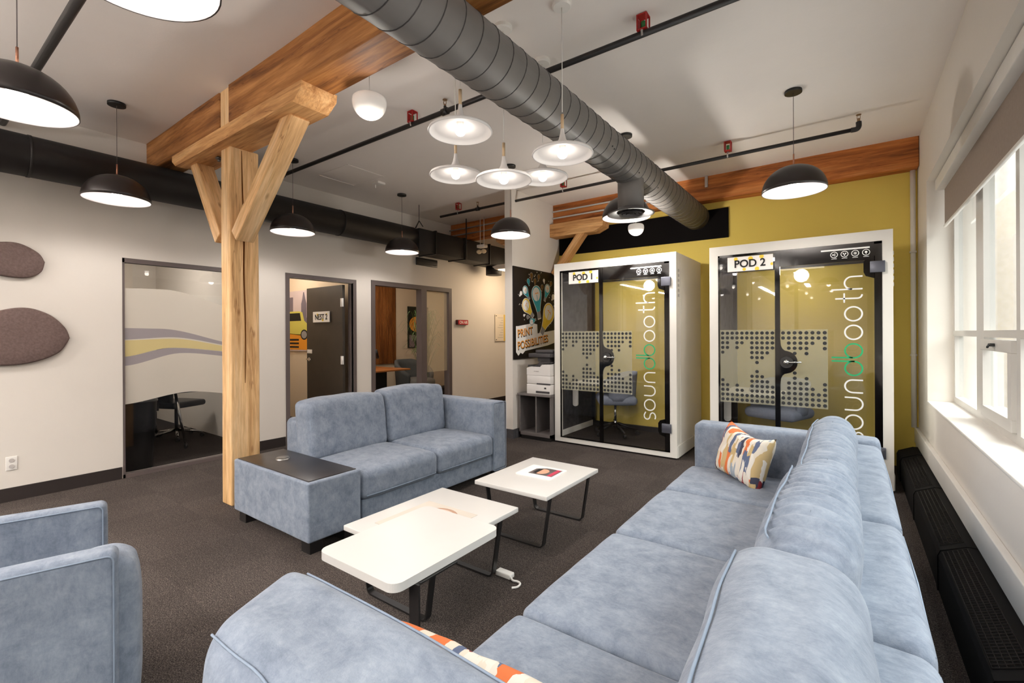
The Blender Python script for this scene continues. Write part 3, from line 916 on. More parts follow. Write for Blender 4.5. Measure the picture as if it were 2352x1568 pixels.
# ceiling bits
solo('smoke_detector', MB().box(-4.93, -4.80, 3.76, 3.88, CZ - 0.03, CZ, 0.008).cyl((-4.90, 3.80, CZ - 0.03), (-4.90, 3.80, CZ - 0.07), 0.006, n=8), WHITE,
     'small white box on the ceiling, left of the disc lamps', 'ceiling fixture', (-4.86, 3.82, CZ))
mb = MB()
for a in ((-5.22, -4.62, 3.20, 3.21), (-5.22, -4.62, 3.70, 3.71), (-5.22, -5.21, 3.20, 3.71), (-4.63, -4.62, 3.20, 3.71)): mb.box(a[0], a[1], a[2], a[3], CZ - 0.004, CZ + 0.001)
solo('access_hatch', mb.box(-5.20, -4.64, 3.22, 3.69, CZ - 0.001, CZ + 0.001), CEIL, 'flush square access hatch outlined in the ceiling near the left wall', 'ceiling hatch', (-4.9, 3.45, CZ))

# ------------------------------------------------------------------ lamps
def dome_lamp(loc, label, group='black dome pendants', watts=0.9):
    x, y, zr = loc                      # zr is the rim height
    t = thing('dome_pendant', label, 'pendant lamp', (x, y, CZ), group=group)
    z = zr - CZ                         # local height of the rim
    MB().cyl((0, 0, -0.022), (0, 0, -0.001), 0.062, n=28).build('canopy', BLACK, t, local=True)
    MB().cyl((0, 0, -0.02), (0, 0, z + 0.30), 0.0022, n=6).build('cord', plain('dark cable', C(90, 80, 78), 0.6, 0, 0.3, 0), t, local=True)
    MB().cyl((0, 0, z + 0.20), (0, 0, z + 0.30), 0.006, n=10).cyl((0, 0, z + 0.20), (0, 0, z + 0.215), 0.018, 0.008, n=14).build('stem', COPPER, t, local=True)
    rr, hh = 0.23, 0.205
    prof = [(rr * sin(pi / 2 * k / 12) ** 0.92 if k else 0, hh * cos(pi / 2 * k / 12)) for k in range(13)]
    inn = [(max(0, a - 0.005), b - 0.004 if k < 12 else 0.0) for k, (a, b) in enumerate(prof)]
    full = [(a, b + z) for a, b in prof] + [(a, b + z) for a, b in inn[::-1]]
    MB().lathe(full, 48, slots=[0] * 12 + [0] + [1] * 12).build('lamp_shade', [SHADE_BLK, SHADE_IN], t, local=True)
    MB().sphere((0, 0, z + 0.075), 0.042, 16, 10).build('bulb', BULB, t, local=True)
    MB().cyl((0, 0, z + 0.11), (0, 0, z + 0.19), 0.02, n=12).build('socket', WHITE, t, local=True)
    lamp(t, (0, 0, z + 0.02), watts, (1.0, 0.93, 0.9), 0.045)
    lamp(t, (0, 0, z + 0.01), 17, (1.0, 0.94, 0.89), 0.12, spot=165)
    return t
ZD = 2.53
d0 = dome_lamp((-4.945, 1.212, ZD), 'black dome pendant over the glazed opening, left of the timber post')
for (x, y, lb) in ((-4.985, 2.75, 'black dome pendant just right of the timber post, by the nest doorway'),
                   (-5.017, 4.333, 'black dome pendant before the studio doorway, along the left wall'),
                   (-3.161, 4.342, 'black dome pendant hanging before the narrow white stub wall'),
                   (-1.767, 4.352, 'black dome pendant half hidden behind the round duct diffuser'),
                   (-0.356, 4.359, 'black dome pendant before the mustard wall, nearest the windows'),
                   (-3.33, 0.43, 'large looking black dome pendant with lit bulb at the top left edge'),
                   (-1.80, 0.488, 'dome pendant cut off by the top edge, only its white inside showing'),
                   ):
    copy_tree(d0, lb, (x, y, CZ))
for (x, y) in ((-0.4, -3.3), (-3.2, -3.3), (-5.0, -3.3), (-3.1, -4.7), (-5.2, -4.7)):
    copy_tree(d0, 'black dome pendant behind the viewpoint, seen only as a glass reflection', (x, y, CZ))

def disc_lamp(loc, label, watts=0.3):
    x, y, zr = loc
    t = thing('disc_pendant', label, 'pendant lamp', (x, y, CZ), group='white disc pendants of the cluster')
    z = zr - CZ
    MB().lathe([(0, -0.028), (0.05, -0.028), (0.058, -0.02), (0.058, 0)], 28, smooth=False).build('canopy', WHITE, t, local=True)
    MB().cyl((0, 0, -0.02), (0, 0, z + 0.25), 0.0028, n=6).build('cord', WHITE, t, local=True)
    MB().cyl((0, 0, z + 0.145), (0, 0, z + 0.235), 0.0095, n=14).build('wooden_neck', LIGHTWOOD, t, local=True)
    prof = [(0.010, 0.15), (0.013, 0.125), (0.022, 0.09), (0.037, 0.062), (0.06, 0.044), (0.10, 0.032), (0.15, 0.022), (0.175, 0.012), (0.18, 0.0), (0.176, -0.006)]
    inn = [(0.170, -0.004), (0.168, 0.006), (0.14, 0.014), (0.09, 0.024), (0.055, 0.034), (0.03, 0.052), (0.0, 0.06)]
    MB().lathe([(a, b + z) for a, b in prof + inn], 48).build('lamp_shade', DISC, t, local=True)
    MB().sphere((0, 0, z + 0.006), 0.031, 18, 12).build('bulb', BULB, t, local=True)
    MB().cyl((0, 0, z + 0.03), (0, 0, z + 0.06), 0.018, n=12).build('socket', WHITE, t, local=True)
    lamp(t, (0, 0, z - 0.04), watts, (1.0, 0.9, 0.8), 0.03)
    lamp(t, (0, 0, z - 0.03), 4, (1.0, 0.93, 0.87), 0.1, spot=165)
    return t
ZC = 2.48
c0 = disc_lamp((-1.36, 2.39, 2.45), 'white disc pendant at the right of the cluster, on the longest visible cord')
CL = [(-1.756, 1.94, 2.53, 'white disc pendant at the upper left of the cluster, the largest looking one'),
      (-2.19, 2.37, 2.49, 'white disc pendant at the lower left of the cluster'),
      (-1.765, 2.355, 2.37, 'white disc pendant hanging lowest, in the middle of the cluster'),
      (-1.76, 2.81, 2.505, 'white disc pendant at the back of the cluster, partly hidden by its right neighbour')]
for (x, y, zr, lb) in CL:
    c = disc_lamp((x, y, zr), lb)
for (x, y) in ((-1.1, -1.5), (-2.1, -1.0), (-2.6, -1.6), (-3.4, -1.2), (-0.9, -4.0), (-2.2, -3.4)):
    copy_tree(c0, 'white disc pendant behind the viewpoint, seen only as a glass reflection', (x, y, CZ))

def opal(loc, r, label, zc):
    x, y, zr = loc
    t = thing('opal_pendant', label, 'pendant lamp', (x, y, CZ))
    MB().cyl((0, 0, -0.01), (0, 0, zr - CZ), 0.0025, n=6).cyl((0, 0, -0.02), (0, 0, 0), 0.04, n=20).build('cord', WHITE, t, local=True)
    prof = [(0, 0.0), (r * 0.86, 0.0), (r * 0.97, -0.012), (r, -0.035)] + [(r * cos(pi / 2 * k / 9), -0.035 - r * 1.0 * sin(pi / 2 * k / 9)) for k in range(1, 10)]
    MB().lathe([(a, b + zr - CZ) for a, b in prof], 40).build('lamp_shade', OPAL, t, local=True)
    lamp(t, (0, 0, zr - CZ - 0.035 - r - 0.12), zc, (1, 0.94, 0.87), 0.05)  # fill light added under the globe, brightens beam, ceiling and back wall
opal((-2.60, 1.97, 2.99), 0.112, 'larger white opal half globe hanging beside the end of the tan timber bolster', 5)
opal((-1.877, 4.90, 2.58), 0.0855, 'small white opal half globe hanging below the round duct diffuser', 24)

# hallway lights
t = thing('linear_light', 'white linear pendant light glowing warm in the hallway beyond the stub wall', 'ceiling light', (-4.98, 7.0, 2.59))
MB().prism([(-5.22, 2.61), (-5.16, 2.56), (-4.80, 2.555), (-4.74, 2.61), (-4.86, 2.635), (-5.1, 2.635)], 1.6, (0, 8.2, 0), (1, 0, 0), (0, 0, 1)).build('housing', WHITE, t)
MB().box(-5.13, -4.83, 6.66, 8.14, 2.548, 2.558).build('diffuser', emit('warm diffuser', (1, 0.80, 0.58, 1), 5), t)
for y in (6.75, 8.0): MB().cyl((-4.98, y, 2.63), (-4.98, y, CZ), 0.004, n=6).build('cord', WHITE, t)
lamp(t, (0, 0.2, -0.12), 26, (1, 0.76, 0.50), 0.3)
t = thing('emergency_light', 'small white twin head emergency light hanging before the hallway beam', 'emergency light', (-4.93, 6.0, 2.8))
MB().box(-5.02, -4.86, 5.93, 6.03, 2.83, 2.88, 0.01).build('housing', WHITE, t)
for dx in (-0.05, 0.05):
    a = MB().sphere((-4.94 + dx, 5.96, 2.765), 0.045, 14, 10, 0.8).build('lamp_head', plain('cream lamp', C(232, 214, 180), 0.3, 0, 0.5, 0), t)
for dx in (-0.04, 0.04): MB().cyl((-4.94 + dx, 5.98, 2.88), (-4.94 + dx, 5.98, CZ), 0.005, n=6).build('cord', WHITE, t)

# linear lights behind the viewpoint
def linear(label, x, y, L, watts):
    t = thing('linear_light', label, 'ceiling light', (x, y, 2.7), group='linear lights behind the viewpoint')
    MB().box(-0.06, 0.06, -L / 2, L / 2, -0.03, 0.03, 0.01).build('housing', WHITE, t, local=True)
    for sgn in (-1, 1):
        MB().box(-0.05, 0.05, -L / 2 + 0.02, L / 2 - 0.02, sgn * 0.031 - 0.001, sgn * 0.031 + 0.001).build('diffuser', emit('linear diffuser', (1, 0.95, 0.88, 1), 9), t, local=True)
        l = bpy.data.lights.new('tube_light', 'AREA'); l.shape = 'RECTANGLE'; l.size = 0.1; l.size_y = L
        l.energy = watts * (1.0 if sgn < 0 else 1.6); l.color = (1, 0.965, 0.93)
        o = bpy.data.objects.new('tube_light', l); COL.objects.link(o); o.parent = t
        o.location = (0, 0, sgn * 0.04); o.rotation_euler = (0 if sgn < 0 else pi, 0, 0)
    for yy in (-L / 2 + 0.1, L / 2 - 0.1): MB().cyl((0, yy, 0.03), (0, yy, CZ - 2.7), 0.003, n=6).build('cord', WHITE, t, local=True)
    return t
for (x, y) in ((-0.9, -2.0), (-2.9, -2.0), (-4.8, -2.0), (-2.0, -5.0), (-4.2, -5.0)):
    linear('white linear pendant behind the viewpoint, seen only as a glass reflection', x, y, 1.8, 48)

# lights inside the rooms behind the left wall
def panel_light(label, x, y, z, w, l, watts, col):
    t = thing('ceiling_panel_light', label, 'ceiling light', (x, y, z))
    MB().box(x - w / 2, x + w / 2, y - l / 2, y + l / 2, z - 0.03, z, 0.004).build('frame', WHITE, t)
    MB().box(x - w / 2 + 0.03, x + w / 2 - 0.03, y - l / 2 + 0.03, y + l / 2 - 0.03, z - 0.034, z - 0.03).build('diffuser', emit('panel ' + label[:12], col + (1,), 6), t)
    lamp(t, (0, 0, -0.25), watts, col, 0.15)
panel_light('ceiling panel lamp in the glazed meeting room', -7.6, 1.6, 2.72, 0.5, 1.0, 20, (1, 0.92, 0.82))
panel_light('ceiling panel lamp in the nest room', -7.2, 3.5, 2.72, 0.5, 0.5, 9, (1, 0.88, 0.74))
panel_light('ceiling panel lamp in the studio room', -7.0, 5.6, 2.72, 0.5, 0.8, 15, (1, 0.86, 0.70))
# ------------------------------------------------------------------ cushions
def cushion(mb, x0, x1, y0, y1, z0, z1, r=0.05, bulge=(0.01, 0.01, 0.02), amp=0.006, fr=5.0, seed=0, n=14, wr=None, lean=0.0, crown=0.0, axis='x'):
    """stuffed cushion; amp = lumps, wr = gathered wrinkles near the seams, lean tips the top along x"""
    h = Vector(((x1 - x0) / 2, (y1 - y0) / 2, (z1 - z0) / 2))
    def fn(w, u):
        k = noise.noise_vector(Vector((w.x * fr + seed, w.y * fr + 1.7 * seed, w.z * fr))) * amp
        w2 = w + k
        if wr:
            s_ = sin(w.y * wr[0] + 3 * noise.noise(Vector((w.x * 6, w.y * 6, w.z * 6 + seed)))) * wr[1]
            e = max(0, u[2] - 0.35) / 0.65
            w2.z += s_ * e; w2.x += s_ * 0.6 * e * (1 if w.x > 0 else -1)
        if crown:
            w2.z += crown * (u[2] > 0) * max(0, 1 - (u[1] if axis == 'x' else u[0]) ** 2) * max(0, u[2])
        if lean:
            w2.x += lean * (u[2] + 1) / 2 if axis == 'x' else 0
            w2.y += lean * (u[2] + 1) / 2 if axis == 'y' else 0
        return w2
    return mb.rbox(x0, x1, y0, y1, z0, z1, r, 5, bulge, n, fn)

def piping_rect(mb, plane, c, a0, a1, b0, b1, rr=0.04, r=0.0045, fn=None):
    """closed welt cord; plane 'x' -> points (c, a, b); 'y' -> (a, c, b); 'z' -> (a, b, c)"""
    pts = []
    for (a, b) in rrect(a0, a1, b0, b1, rr, 5):
        pts.append({'x': (c, a, b), 'y': (a, c, b), 'z': (a, b, c)}[plane])
    out = []
    m = len(pts)
    for i in range(m):
        p, q = Vector(pts[i]), Vector(pts[(i + 1) % m])
        k = max(1, int((q - p).length / 0.04))
        for j in range(k):
            w = p.lerp(q, j / k)
            out.append(fn(w) if fn else w)
    mb.tube(out, r, 6, closed=True)
    return mb

# ------------------------------------------------------------------ blue loveseat with console box
ls = thing('loveseat', 'pale blue velour two seat loveseat in the middle of the room, facing the white tables', 'sofa', (-3.28, 2.86, 0))
mb = MB().box(-3.79, -2.785, 2.03, 3.70, 0.08, 0.235, 0.012)
mb.build('base', VEL, ls)
mb = MB(); cushion(mb, -3.80, -3.60, 2.02, 3.70, 0.08, 0.71, 0.045, (0, 0, 0.008), 0.003, seed=3)
mb.build('back_frame', VEL, ls)
mb = MB(); cushion(mb, -3.795, -2.765, 3.495, 3.705, 0.075, 0.735, 0.03, (0.004, 0.006, 0.004), 0.003, seed=5)
arm = mb.build('arm', VEL, ls)
m2 = piping_rect(MB(), 'x', -2.764, 3.50, 3.70, 0.08, 0.732, 0.02, 0.0035); m2.build('piping', CORD_V, arm)
for i, (a, b) in enumerate(((2.015, 2.752), (2.758, 3.49))):
    mb = MB(); cushion(mb, -3.50, -2.755, a, b, 0.235, 0.425, 0.045, (0.012, 0.004, 0.022), 0.006, seed=7 + i)
    sc_ = mb.build('seat_cushion', VEL, ls)
    MB().tube([(-2.75 + 0.0, a + 0.03, 0.262), (-2.742, (a + b) / 2, 0.262), (-2.75, b - 0.03, 0.262)], 0.004, 6).build('piping', CORD_V, sc_)
for i, (a, b, zt, ln) in enumerate(((2.0, 2.735, 0.86, -0.06), (2.752, 3.475, 0.875, -0.05))):
    mb = MB(); cushion(mb, -3.57, -3.36, a, b, 0.42, zt, 0.042, (0.035, 0.006, 0.012), 0.008, seed=11 + i, lean=ln, crown=0.015)
    bc = mb.build('back_cushion', VEL, ls)
    def lf(w, zt=zt, ln=ln):
        return Vector((w.x + ln * (w.z - 0.42) / (zt - 0.42), w.y, w.z))
    piping_rect(MB(), 'x', -3.366, a + 0.012, b - 0.012, 0.435, zt - 0.012, 0.05, 0.004, lf).build('piping', CORD_V, bc)
for (x, y) in ((-2.84, 3.62), (-3.72, 3.62), (-3.72, 2.1), (-2.9, 2.1)):
    MB().box(x - 0.035, x + 0.035, y - 0.035, y + 0.035, 0, 0.085).build('leg', BLACK, ls)
cb = thing('console_box', 'pale blue upholstered box with a black woodgrain top, at the near end of the loveseat', 'side table', (-3.26, 1.8, 0))
mb = MB(); cushion(mb, -3.765, -2.745, 1.605, 1.996, 0.085, 0.465, 0.014, (0, 0, 0), 0.002, seed=21)
mb.build('upholstery', VEL, cb)
MB().box(-3.74, -2.775, 1.625, 1.975, 0.462, 0.471, 0.003).build('top_panel', DARK_TOP, cb)
MB().lathe([(0, 0.012), (0.03, 0.012), (0.046, 0.009), (0.05, 0.0), (0.05, -0.002)], 32, (-3.44, 1.81, 0.4715)).lathe([(0.036, 0.0125), (0.042, 0.014), (0.045, 0.0115)], 32, (-3.44, 1.81, 0.4715)).build('charging_disc', plain('brushed steel', C(150, 146, 142), 0.3, 0.9, 0.5, 0), cb)
for (x, y) in ((-2.83, 1.68), (-3.69, 1.68), (-2.83, 1.93), (-3.69, 1.93)):
    MB().box(x - 0.05, x + 0.05, y - 0.045, y + 0.045, 0, 0.09).build('leg', BLACK, cb)

# ------------------------------------------------------------------ large sofa by the windows
bs = thing('corner_sofa', 'long grey blue corner sofa in the foreground with its back to the windows', 'sofa', (-0.4, 2.0, 0))
MB().box(-0.93, 0.13, 0.22, 3.70, 0.07, 0.24, 0.02).build('base', VEL, bs)
mb = MB(); cushion(mb, -0.925, 0.15, 3.545, 3.735, 0.06, 0.735, 0.03, (0.004, 0.006, 0.006), 0.003, seed=31); mb.build('arm', VEL, bs)
for i, (a, b) in enumerate(((2.135, 3.545), (1.325, 2.125), (0.20, 1.315))):
    mb = MB(); cushion(mb, -0.09, 0.150, a, b, 0.06, 0.715, 0.04, (0.006, 0.004, 0.014), 0.004, seed=33 + i, n=16)
    bf = mb.build('back_frame', VEL, bs)
    MB().tube([(0.148, a + 0.03, 0.69), (0.152, (a + b) / 2, 0.695), (0.148, b - 0.03, 0.69)], 0.003, 6).build('piping', CORD_V, bf)
mb = MB(); cushion(mb, -1.02, -0.09, 0.17, 0.36, 0.06, 0.70, 0.04, (0.004, 0.004, 0.01), 0.003, seed=38); mb.build('back_frame', VEL, bs)
for i, (a, b) in enumerate(((2.93, 3.54), (2.158, 2.914), (1.348, 2.142), (0.52, 1.332))):
    mb = MB(); cushion(mb, -0.945, -0.22, a, b, 0.235, 0.428, 0.030, (0.012, 0.0, 0.012), 0.0035, seed=41 + i)
    sc_ = mb.build('seat_cushion', VEL, bs)
    MB().tube([(-0.952, a + 0.04, 0.385), (-0.957, (a + b) / 2, 0.388), (-0.952, b - 0.04, 0.385)], 0.003, 6).build('piping', CORD_V, sc_)
def seam_line(mb, pts, r=0.004):
    mb.tube(smooth_path(pts, 6), r, 6)
    return mb
# back cushions: puffed, piped along the front top edge, gathered
def back_cushion_x(a, b, zt, seed, wr, xf=-0.205, xb=-0.05, ln=0.05, crown=0.02):
    mb = MB(); cushion(mb, xf, xb, a, b, 0.40, zt, 0.075, (0.04, 0.012, 0.015), 0.010, 4.5, seed, 84 if wr else 30, wr, ln, crown)
    o = mb.build('back_cushion', VEL, bs)
    x = xf + 0.022 + ln
    L = b - a
    pts = [(x - 0.075 - 0.02, a - 0.002 + 0.03, 0.47), (x - 0.048, a - 0.004, zt - 0.16), (x - 0.012, a + 0.015, zt - 0.035)]
    pts += [(x + 0.0, a + L * t, zt - 0.012 + crown * 0.9 * (1 - (2 * t - 1) ** 2)) for t in (0.12, 0.3, 0.5, 0.7, 0.88)]
    pts += [(x - 0.012, b - 0.015, zt - 0.035), (x - 0.048, b + 0.004, zt - 0.16), (x - 0.095, b - 0.03, 0.47)]
    return o, pts
def welt(o, pts, target_mb=None):
    seam_line(MB(), pts).build('piping', CORD_V, o)
o1, p1 = back_cushion_x(2.135, 3.52, 0.868, 51, (105, 0.007))
o2, p2 = back_cushion_x(1.30, 2.13, 0.895, 52, (105, 0.007), xf=-0.222)
o3, p3 = back_cushion_x(0.42, 1.285, 0.885, 53, None, xf=-0.262, xb=-0.03, ln=0.04)
for v in o3.data.vertices:
    wy = v.co.y + bs.location.y; wx = v.co.x + bs.location.x
    v.co.x += 0.075 * (1.285 - wy) * max(0, min(1, (0.0 - wx) / 0.2))
BACKS = [(o1, 2.135, 3.52), (o2, 1.30, 2.13), (o3, 0.42, 1.285)]
# piping laid on the cushion surface: ray cast to find the front top edge
for (o, a, b) in BACKS:
    me = o.data; off = world_loc(o)
    vs = [v.co + off for v in me.vertices]
    pts = []
    NB = 26
    for k in range(NB + 1):
        y = a + 0.015 + (b - a - 0.075) * k / NB
        best = max((v for v in vs if abs(v.y - y) < 0.05), key=lambda v: v.z - 0.9 * (v.x + 0.3), default=None)
        if best is not None: pts.append(Vector((best.x, y, best.z)) + Vector((-0.003, 0, 0.002)))
    for _ in range(2):
        pts = [pts[0]] + [(pts[i - 1] + pts[i] * 2 + pts[i + 1]) / 4 for i in range(1, len(pts) - 1)] + [pts[-1]]
    front = [Vector((pts[-1].x - 0.02, pts[-1].y + 0.002, 0.80)), Vector((pts[-1].x - 0.05, pts[-1].y, 0.66)), Vector((pts[-1].x - 0.07, pts[-1].y, 0.50))]
    MB().tube(pts, 0.0030, 6).build('piping', CORD_V, o)
# back cushion of the corner unit, seen from behind and above
mb = MB(); cushion(mb, -0.985, -0.33, 0.345, 0.565, 0.42, 0.875, 0.045, (0.010, 0.03, 0.012), 0.010, 4.5, 61, 26, None, 0.0, 0.0, 'y')
o4 = mb.build('back_cushion', VEL, bs)
for v in o4.data.vertices:
    wx = v.co.x + bs.location.x; wy = v.co.y + bs.location.y
    if wx < -0.6: v.co.x -= 0.45 * (wy - 0.455) * min(1, (-0.6 - wx) / 0.3)
me = o4.data; off = world_loc(o4); vs = [v.co + off for v in me.vertices]
for (sgn, wz) in ((1, 0.75), (-1, 0.75)):
    pts = []
    for k in range(25):
        x = (-0.965 if sgn > 0 else -0.91) + 0.60 * k / 24
        best = max((v for v in vs if abs(v.x - x) < 0.03), key=lambda v: v.z * 1.0 + sgn * wz * (v.y - 0.455))
        pts.append(Vector((x, best.y, best.z)) + Vector((0, 0.001 * sgn, 0.002)))
    for _ in range(3):
        pts = [pts[0]] + [(pts[i - 1] + pts[i] * 2 + pts[i + 1]) / 4 for i in range(1, len(pts) - 1)] + [pts[-1]]
    MB().tube(pts, 0.0022, 6).build('piping', CORD_V, o4)
for (x, y) in ((-0.85, 3.6), (0.06, 3.6), (-0.85, 0.35), (0.06, 0.35)):
    MB().box(x - 0.04, x + 0.04, y - 0.04, y + 0.04, 0, 0.08).build('leg', BLACK, bs)

# patterned throw pillows
def throw_pillow(label, loc, w, h, rz, rx, ry=0, cover=PATCH):
    t = thing('throw_pillow', label, 'pillow', loc)
    n = 22; rows_f, rows_b = [], []
    for i in range(n + 1):
        rf, rb = [], []
        for j in range(n + 1):
            u, v = 2 * j / n - 1, 2 * i / n - 1
            pin = 1 - 0.10 * (1 - v * v) * abs(u) ** 2
            pin2 = 1 - (0.30 if v > 0 else 0.08) * (1 - u * u) * abs(v) ** 2
            th = 0.085 * (max(0, (1 - u ** 4) * (1 - v ** 4))) ** 0.55
            k = noise.noise(Vector((u * 3 + loc[0], v * 3, 1))) * 0.008 * (1 - abs(u * v))
            x, z = u * w / 2 * pin, v * h / 2 * pin2
            rf.append((x, -th + k, z)); rb.append((x, th + k, z))
        rows_f.append(rf); rows_b.append(rb)
    mb = MB(); mb.grid(rows_f); mb.grid([r_[::-1] for r_ in rows_b])
    bmesh.ops.remove_doubles(mb.bm, verts=mb.bm.verts, dist=0.0005)
    o = mb.build('pillow_cover', cover, t, local=True)
    o.rotation_euler = (rx, ry, rz)
    return t
throw_pillow('patchwork throw pillow leaning in the far corner of the corner sofa', (-0.56, 3.345, 0.60), 0.42, 0.36, R(-42), R(-16), R(6))
throw_pillow('patchwork throw pillow peeking up behind the nearest back cushion of the corner sofa', (-0.62, 0.70, 0.60), 0.50, 0.40, R(4), R(14), 0)

# ------------------------------------------------------------------ armchair at the left edge
ac = thing('armchair', 'pale blue velour armchair cut off by the lower left corner of the picture', 'armchair', (-2.30, 0.10, 0), R(-17))
def loc_arm(x0, x1, seed, ye=0.46):
    mb = MB(); cushion(mb, x0, x1, -0.45, ye, 0.07, 0.70, 0.022, (0.004, 0.004, 0.004), 0.004, seed=seed)
    o = mb.build('arm', VEL, ac, local=True)
    P = piping_rect(MB(), 'x', x1 + 0.001, -0.44, ye - 0.008, 0.08, 0.692, 0.02, 0.0028)
    P.build('piping', CORD_V, o, local=True)
    return o
loc_arm(-0.42, -0.34, 71, 0.39); loc_arm(0.165, 0.255, 72)
mb = MB(); cushion(mb, -0.34, 0.165, -0.45, 0.42, 0.07, 0.30, 0.02, (0, 0, 0), 0.003, seed=73); mb.build('base', VEL, ac, local=True)
mb = MB(); cushion(mb, -0.335, 0.16, -0.25, 0.44, 0.28, 0.45, 0.05, (0.0, 0.02, 0.02), 0.005, seed=74); mb.build('seat_cushion', VEL, ac, local=True)
mb = MB(); cushion(mb, -0.42, 0.255, -0.62, -0.44, 0.07, 0.70, 0.03, (0, 0, 0.005), 0.004, seed=75); mb.build('back_frame', VEL, ac, local=True)
mb = MB(); cushion(mb, -0.33, 0.155, -0.45, -0.27, 0.42, 0.80, 0.06, (0, 0.03, 0.01), 0.006, seed=76); mb.build('back_cushion', VEL, ac, local=True)
mb = MB(); cushion(mb, 0.05, 0.240, 0.36, 0.475, 0.07, 0.675, 0.045, (0.0, 0.045, 0.0), 0.005, 4, 77); mb.build('front_panel', VEL, ac, local=True)
for (x, y) in ((-0.37, 0.38), (0.2, 0.38), (-0.37, -0.5), (0.2, -0.5)): MB().box(x - 0.03, x + 0.03, y - 0.03, y + 0.03, 0, 0.08).build('leg', BLACK, ac, local=True)

# ------------------------------------------------------------------ coffee tables
def loop_frame(mb, xa, xb, y, zt, inset=0.05, w=0.035, t=0.009, r=0.035):
    """closed-bottom strap frame in the plane y, legs leaning in"""
    P = [(xa, y, zt)]
    for cx, sg in ((xa + inset, 1),):
        for k in range(6):
            a = pi / 2 * k / 5
            P.append((cx + r - r * cos(a), y, r + 0.006 - r * sin(a)))
    for k in range(6):
        a = pi / 2 * k / 5
        P.append((xb - inset - r + r * sin(a), y, r + 0.006 - r * cos(a)))
    P.append((xb, y, zt))
    mb.strap(P, w, t, (0, 1, 0))
    return mb
def coffee_table(name, label, x0, x1, y0, y1, zt, th, ys):
    t = thing(name, label, 'coffee table', ((x0 + x1) / 2, (y0 + y1) / 2, 0))
    MB().box(x0, x1, y0, y1, zt - th, zt, 0.004).build('tabletop', LAMI, t)
    for y in ys:
        f_ = loop_frame(MB(), x0 + 0.035, x1 - 0.03, y, zt - th).build('leg_frame', BLACK, t)
    for y in ys: MB().box(x0 + 0.03, x1 - 0.03, y - 0.018, y + 0.018, zt - th - 0.006, zt - th - 0.0005).build('mounting_bar', BLACK, t)
    return t
coffee_table('coffee_table', 'white square cornered coffee table with a magazine on it, nearest the phone pods', -2.125, -1.535, 2.475, 3.215, 0.378, 0.028, (2.57, 3.115))
coffee_table('coffee_table', 'white square cornered coffee table partly covered by the rounded one in the foreground', -2.20, -1.58, 1.485, 2.235, 0.378, 0.028, (1.585, 2.10))
t = thing('coffee_table', 'white coffee table with rounded corners overlapping the one behind it', 'coffee table', (-1.7, 1.53, 0))
top = MB(); top.prism(rrect(-1.965, -1.435, 1.19, 1.87, 0.05, 8), 0.036, (0, 0, 0.384), (1, 0, 0), (0, 1, 0))
bmesh.ops.bevel(top.bm, geom=[e for e in top.bm.edges if abs(e.verts[0].co.z - e.verts[1].co.z) < 1e-4 and len(e.link_faces) == 2 and e.calc_face_angle(0) > 1.0], offset=0.006, segments=3, affect='EDGES')
top.build('tabletop', LAMI, t)
lg = MB().strap([(-1.44, 1.30, 0.384), (-1.44, 1.30, 0.03), (-1.44, 1.285, 0.012), (-1.44, 1.24, 0.006), (-1.44, 0.92, 0.006)], 0.055, 0.01, (1, 0, 0))
lg.build('leg', BLACK, t)
MB().strap([(-1.44, 1.30, 0.379), (-1.44, 1.52, 0.379), (-1.56, 1.52, 0.3795)], 0.05, 0.006, (0.7, 0.7, 0)).build('mounting_bar', BLACK, t)
mb = MB().box(-2.085, -1.70, 1.60, 2.005, 0.3785, 0.380)
mb.slot = 1; mb.prism(circ(-1.88, 1.89, 0.11, 28, 0.085), 0.0004, (0, 0, 0.3801)); mb.slot = 2; mb.prism(circ(-1.885, 1.885, 0.095, 28, 0.07), 0.0004, (0, 0, 0.3803))
solo('printed_sheet', mb, [plain('beige print', C(206, 196, 184), 0.5, 0, 0.3, 0.05), plain('tan print', C(176, 140, 118), 0.5, 0, 0.3, 0), plain('pale print', C(212, 190, 174), 0.5, 0, 0.3, 0)],
     'beige printed sheet with an oval, half covered by the rounded tabletop', 'sheet', (-1.9, 1.8, 0.378))
# magazine
mg = thing('magazine', 'magazine with a pink and dark cover photo on the far white table', 'magazine', (-1.83, 2.90, 0.378), R(2))
MB().prism(rrect(-0.155, 0.14, -0.14, 0.125, 0.015, 4), 0.006, (0, 0, 0.0)).build('pages', PWHITE, mg, local=True)
cv = MB().prism([(-0.09, -0.12), (0.125, -0.12), (0.125, 0.11), (-0.09, 0.11)], 0.001, (0, 0, 0.0062))
cv.slot = 1; cv.prism([(-0.075, -0.085), (0.12, -0.085), (0.12, 0.085), (-0.01, 0.085), (-0.075, 0.04)], 0.0004, (0, 0, 0.0073))
cv.slot = 2; cv.prism(circ(0.0, -0.005, 0.05, 20, 0.06), 0.0004, (0, 0, 0.0078))
cv.slot = 3
for k in range(6): cv.prism(rrect(0.078, 0.112, -0.08 + k * 0.028, -0.058 + k * 0.028, 0.006, 3), 0.0004, (0, 0, 0.008))
cv.slot = 4; cv.prism([(-0.05, -0.055), (-0.02, -0.065), (-0.02, 0.05), (-0.055, 0.04)], 0.0004, (0, 0, 0.0082))
cv.build('cover', [PWHITE, plain('cover grey', C(96, 88, 86), 0.3, 0, 0.5, 0.1), SKIN, PINK, INK], mg, local=True)
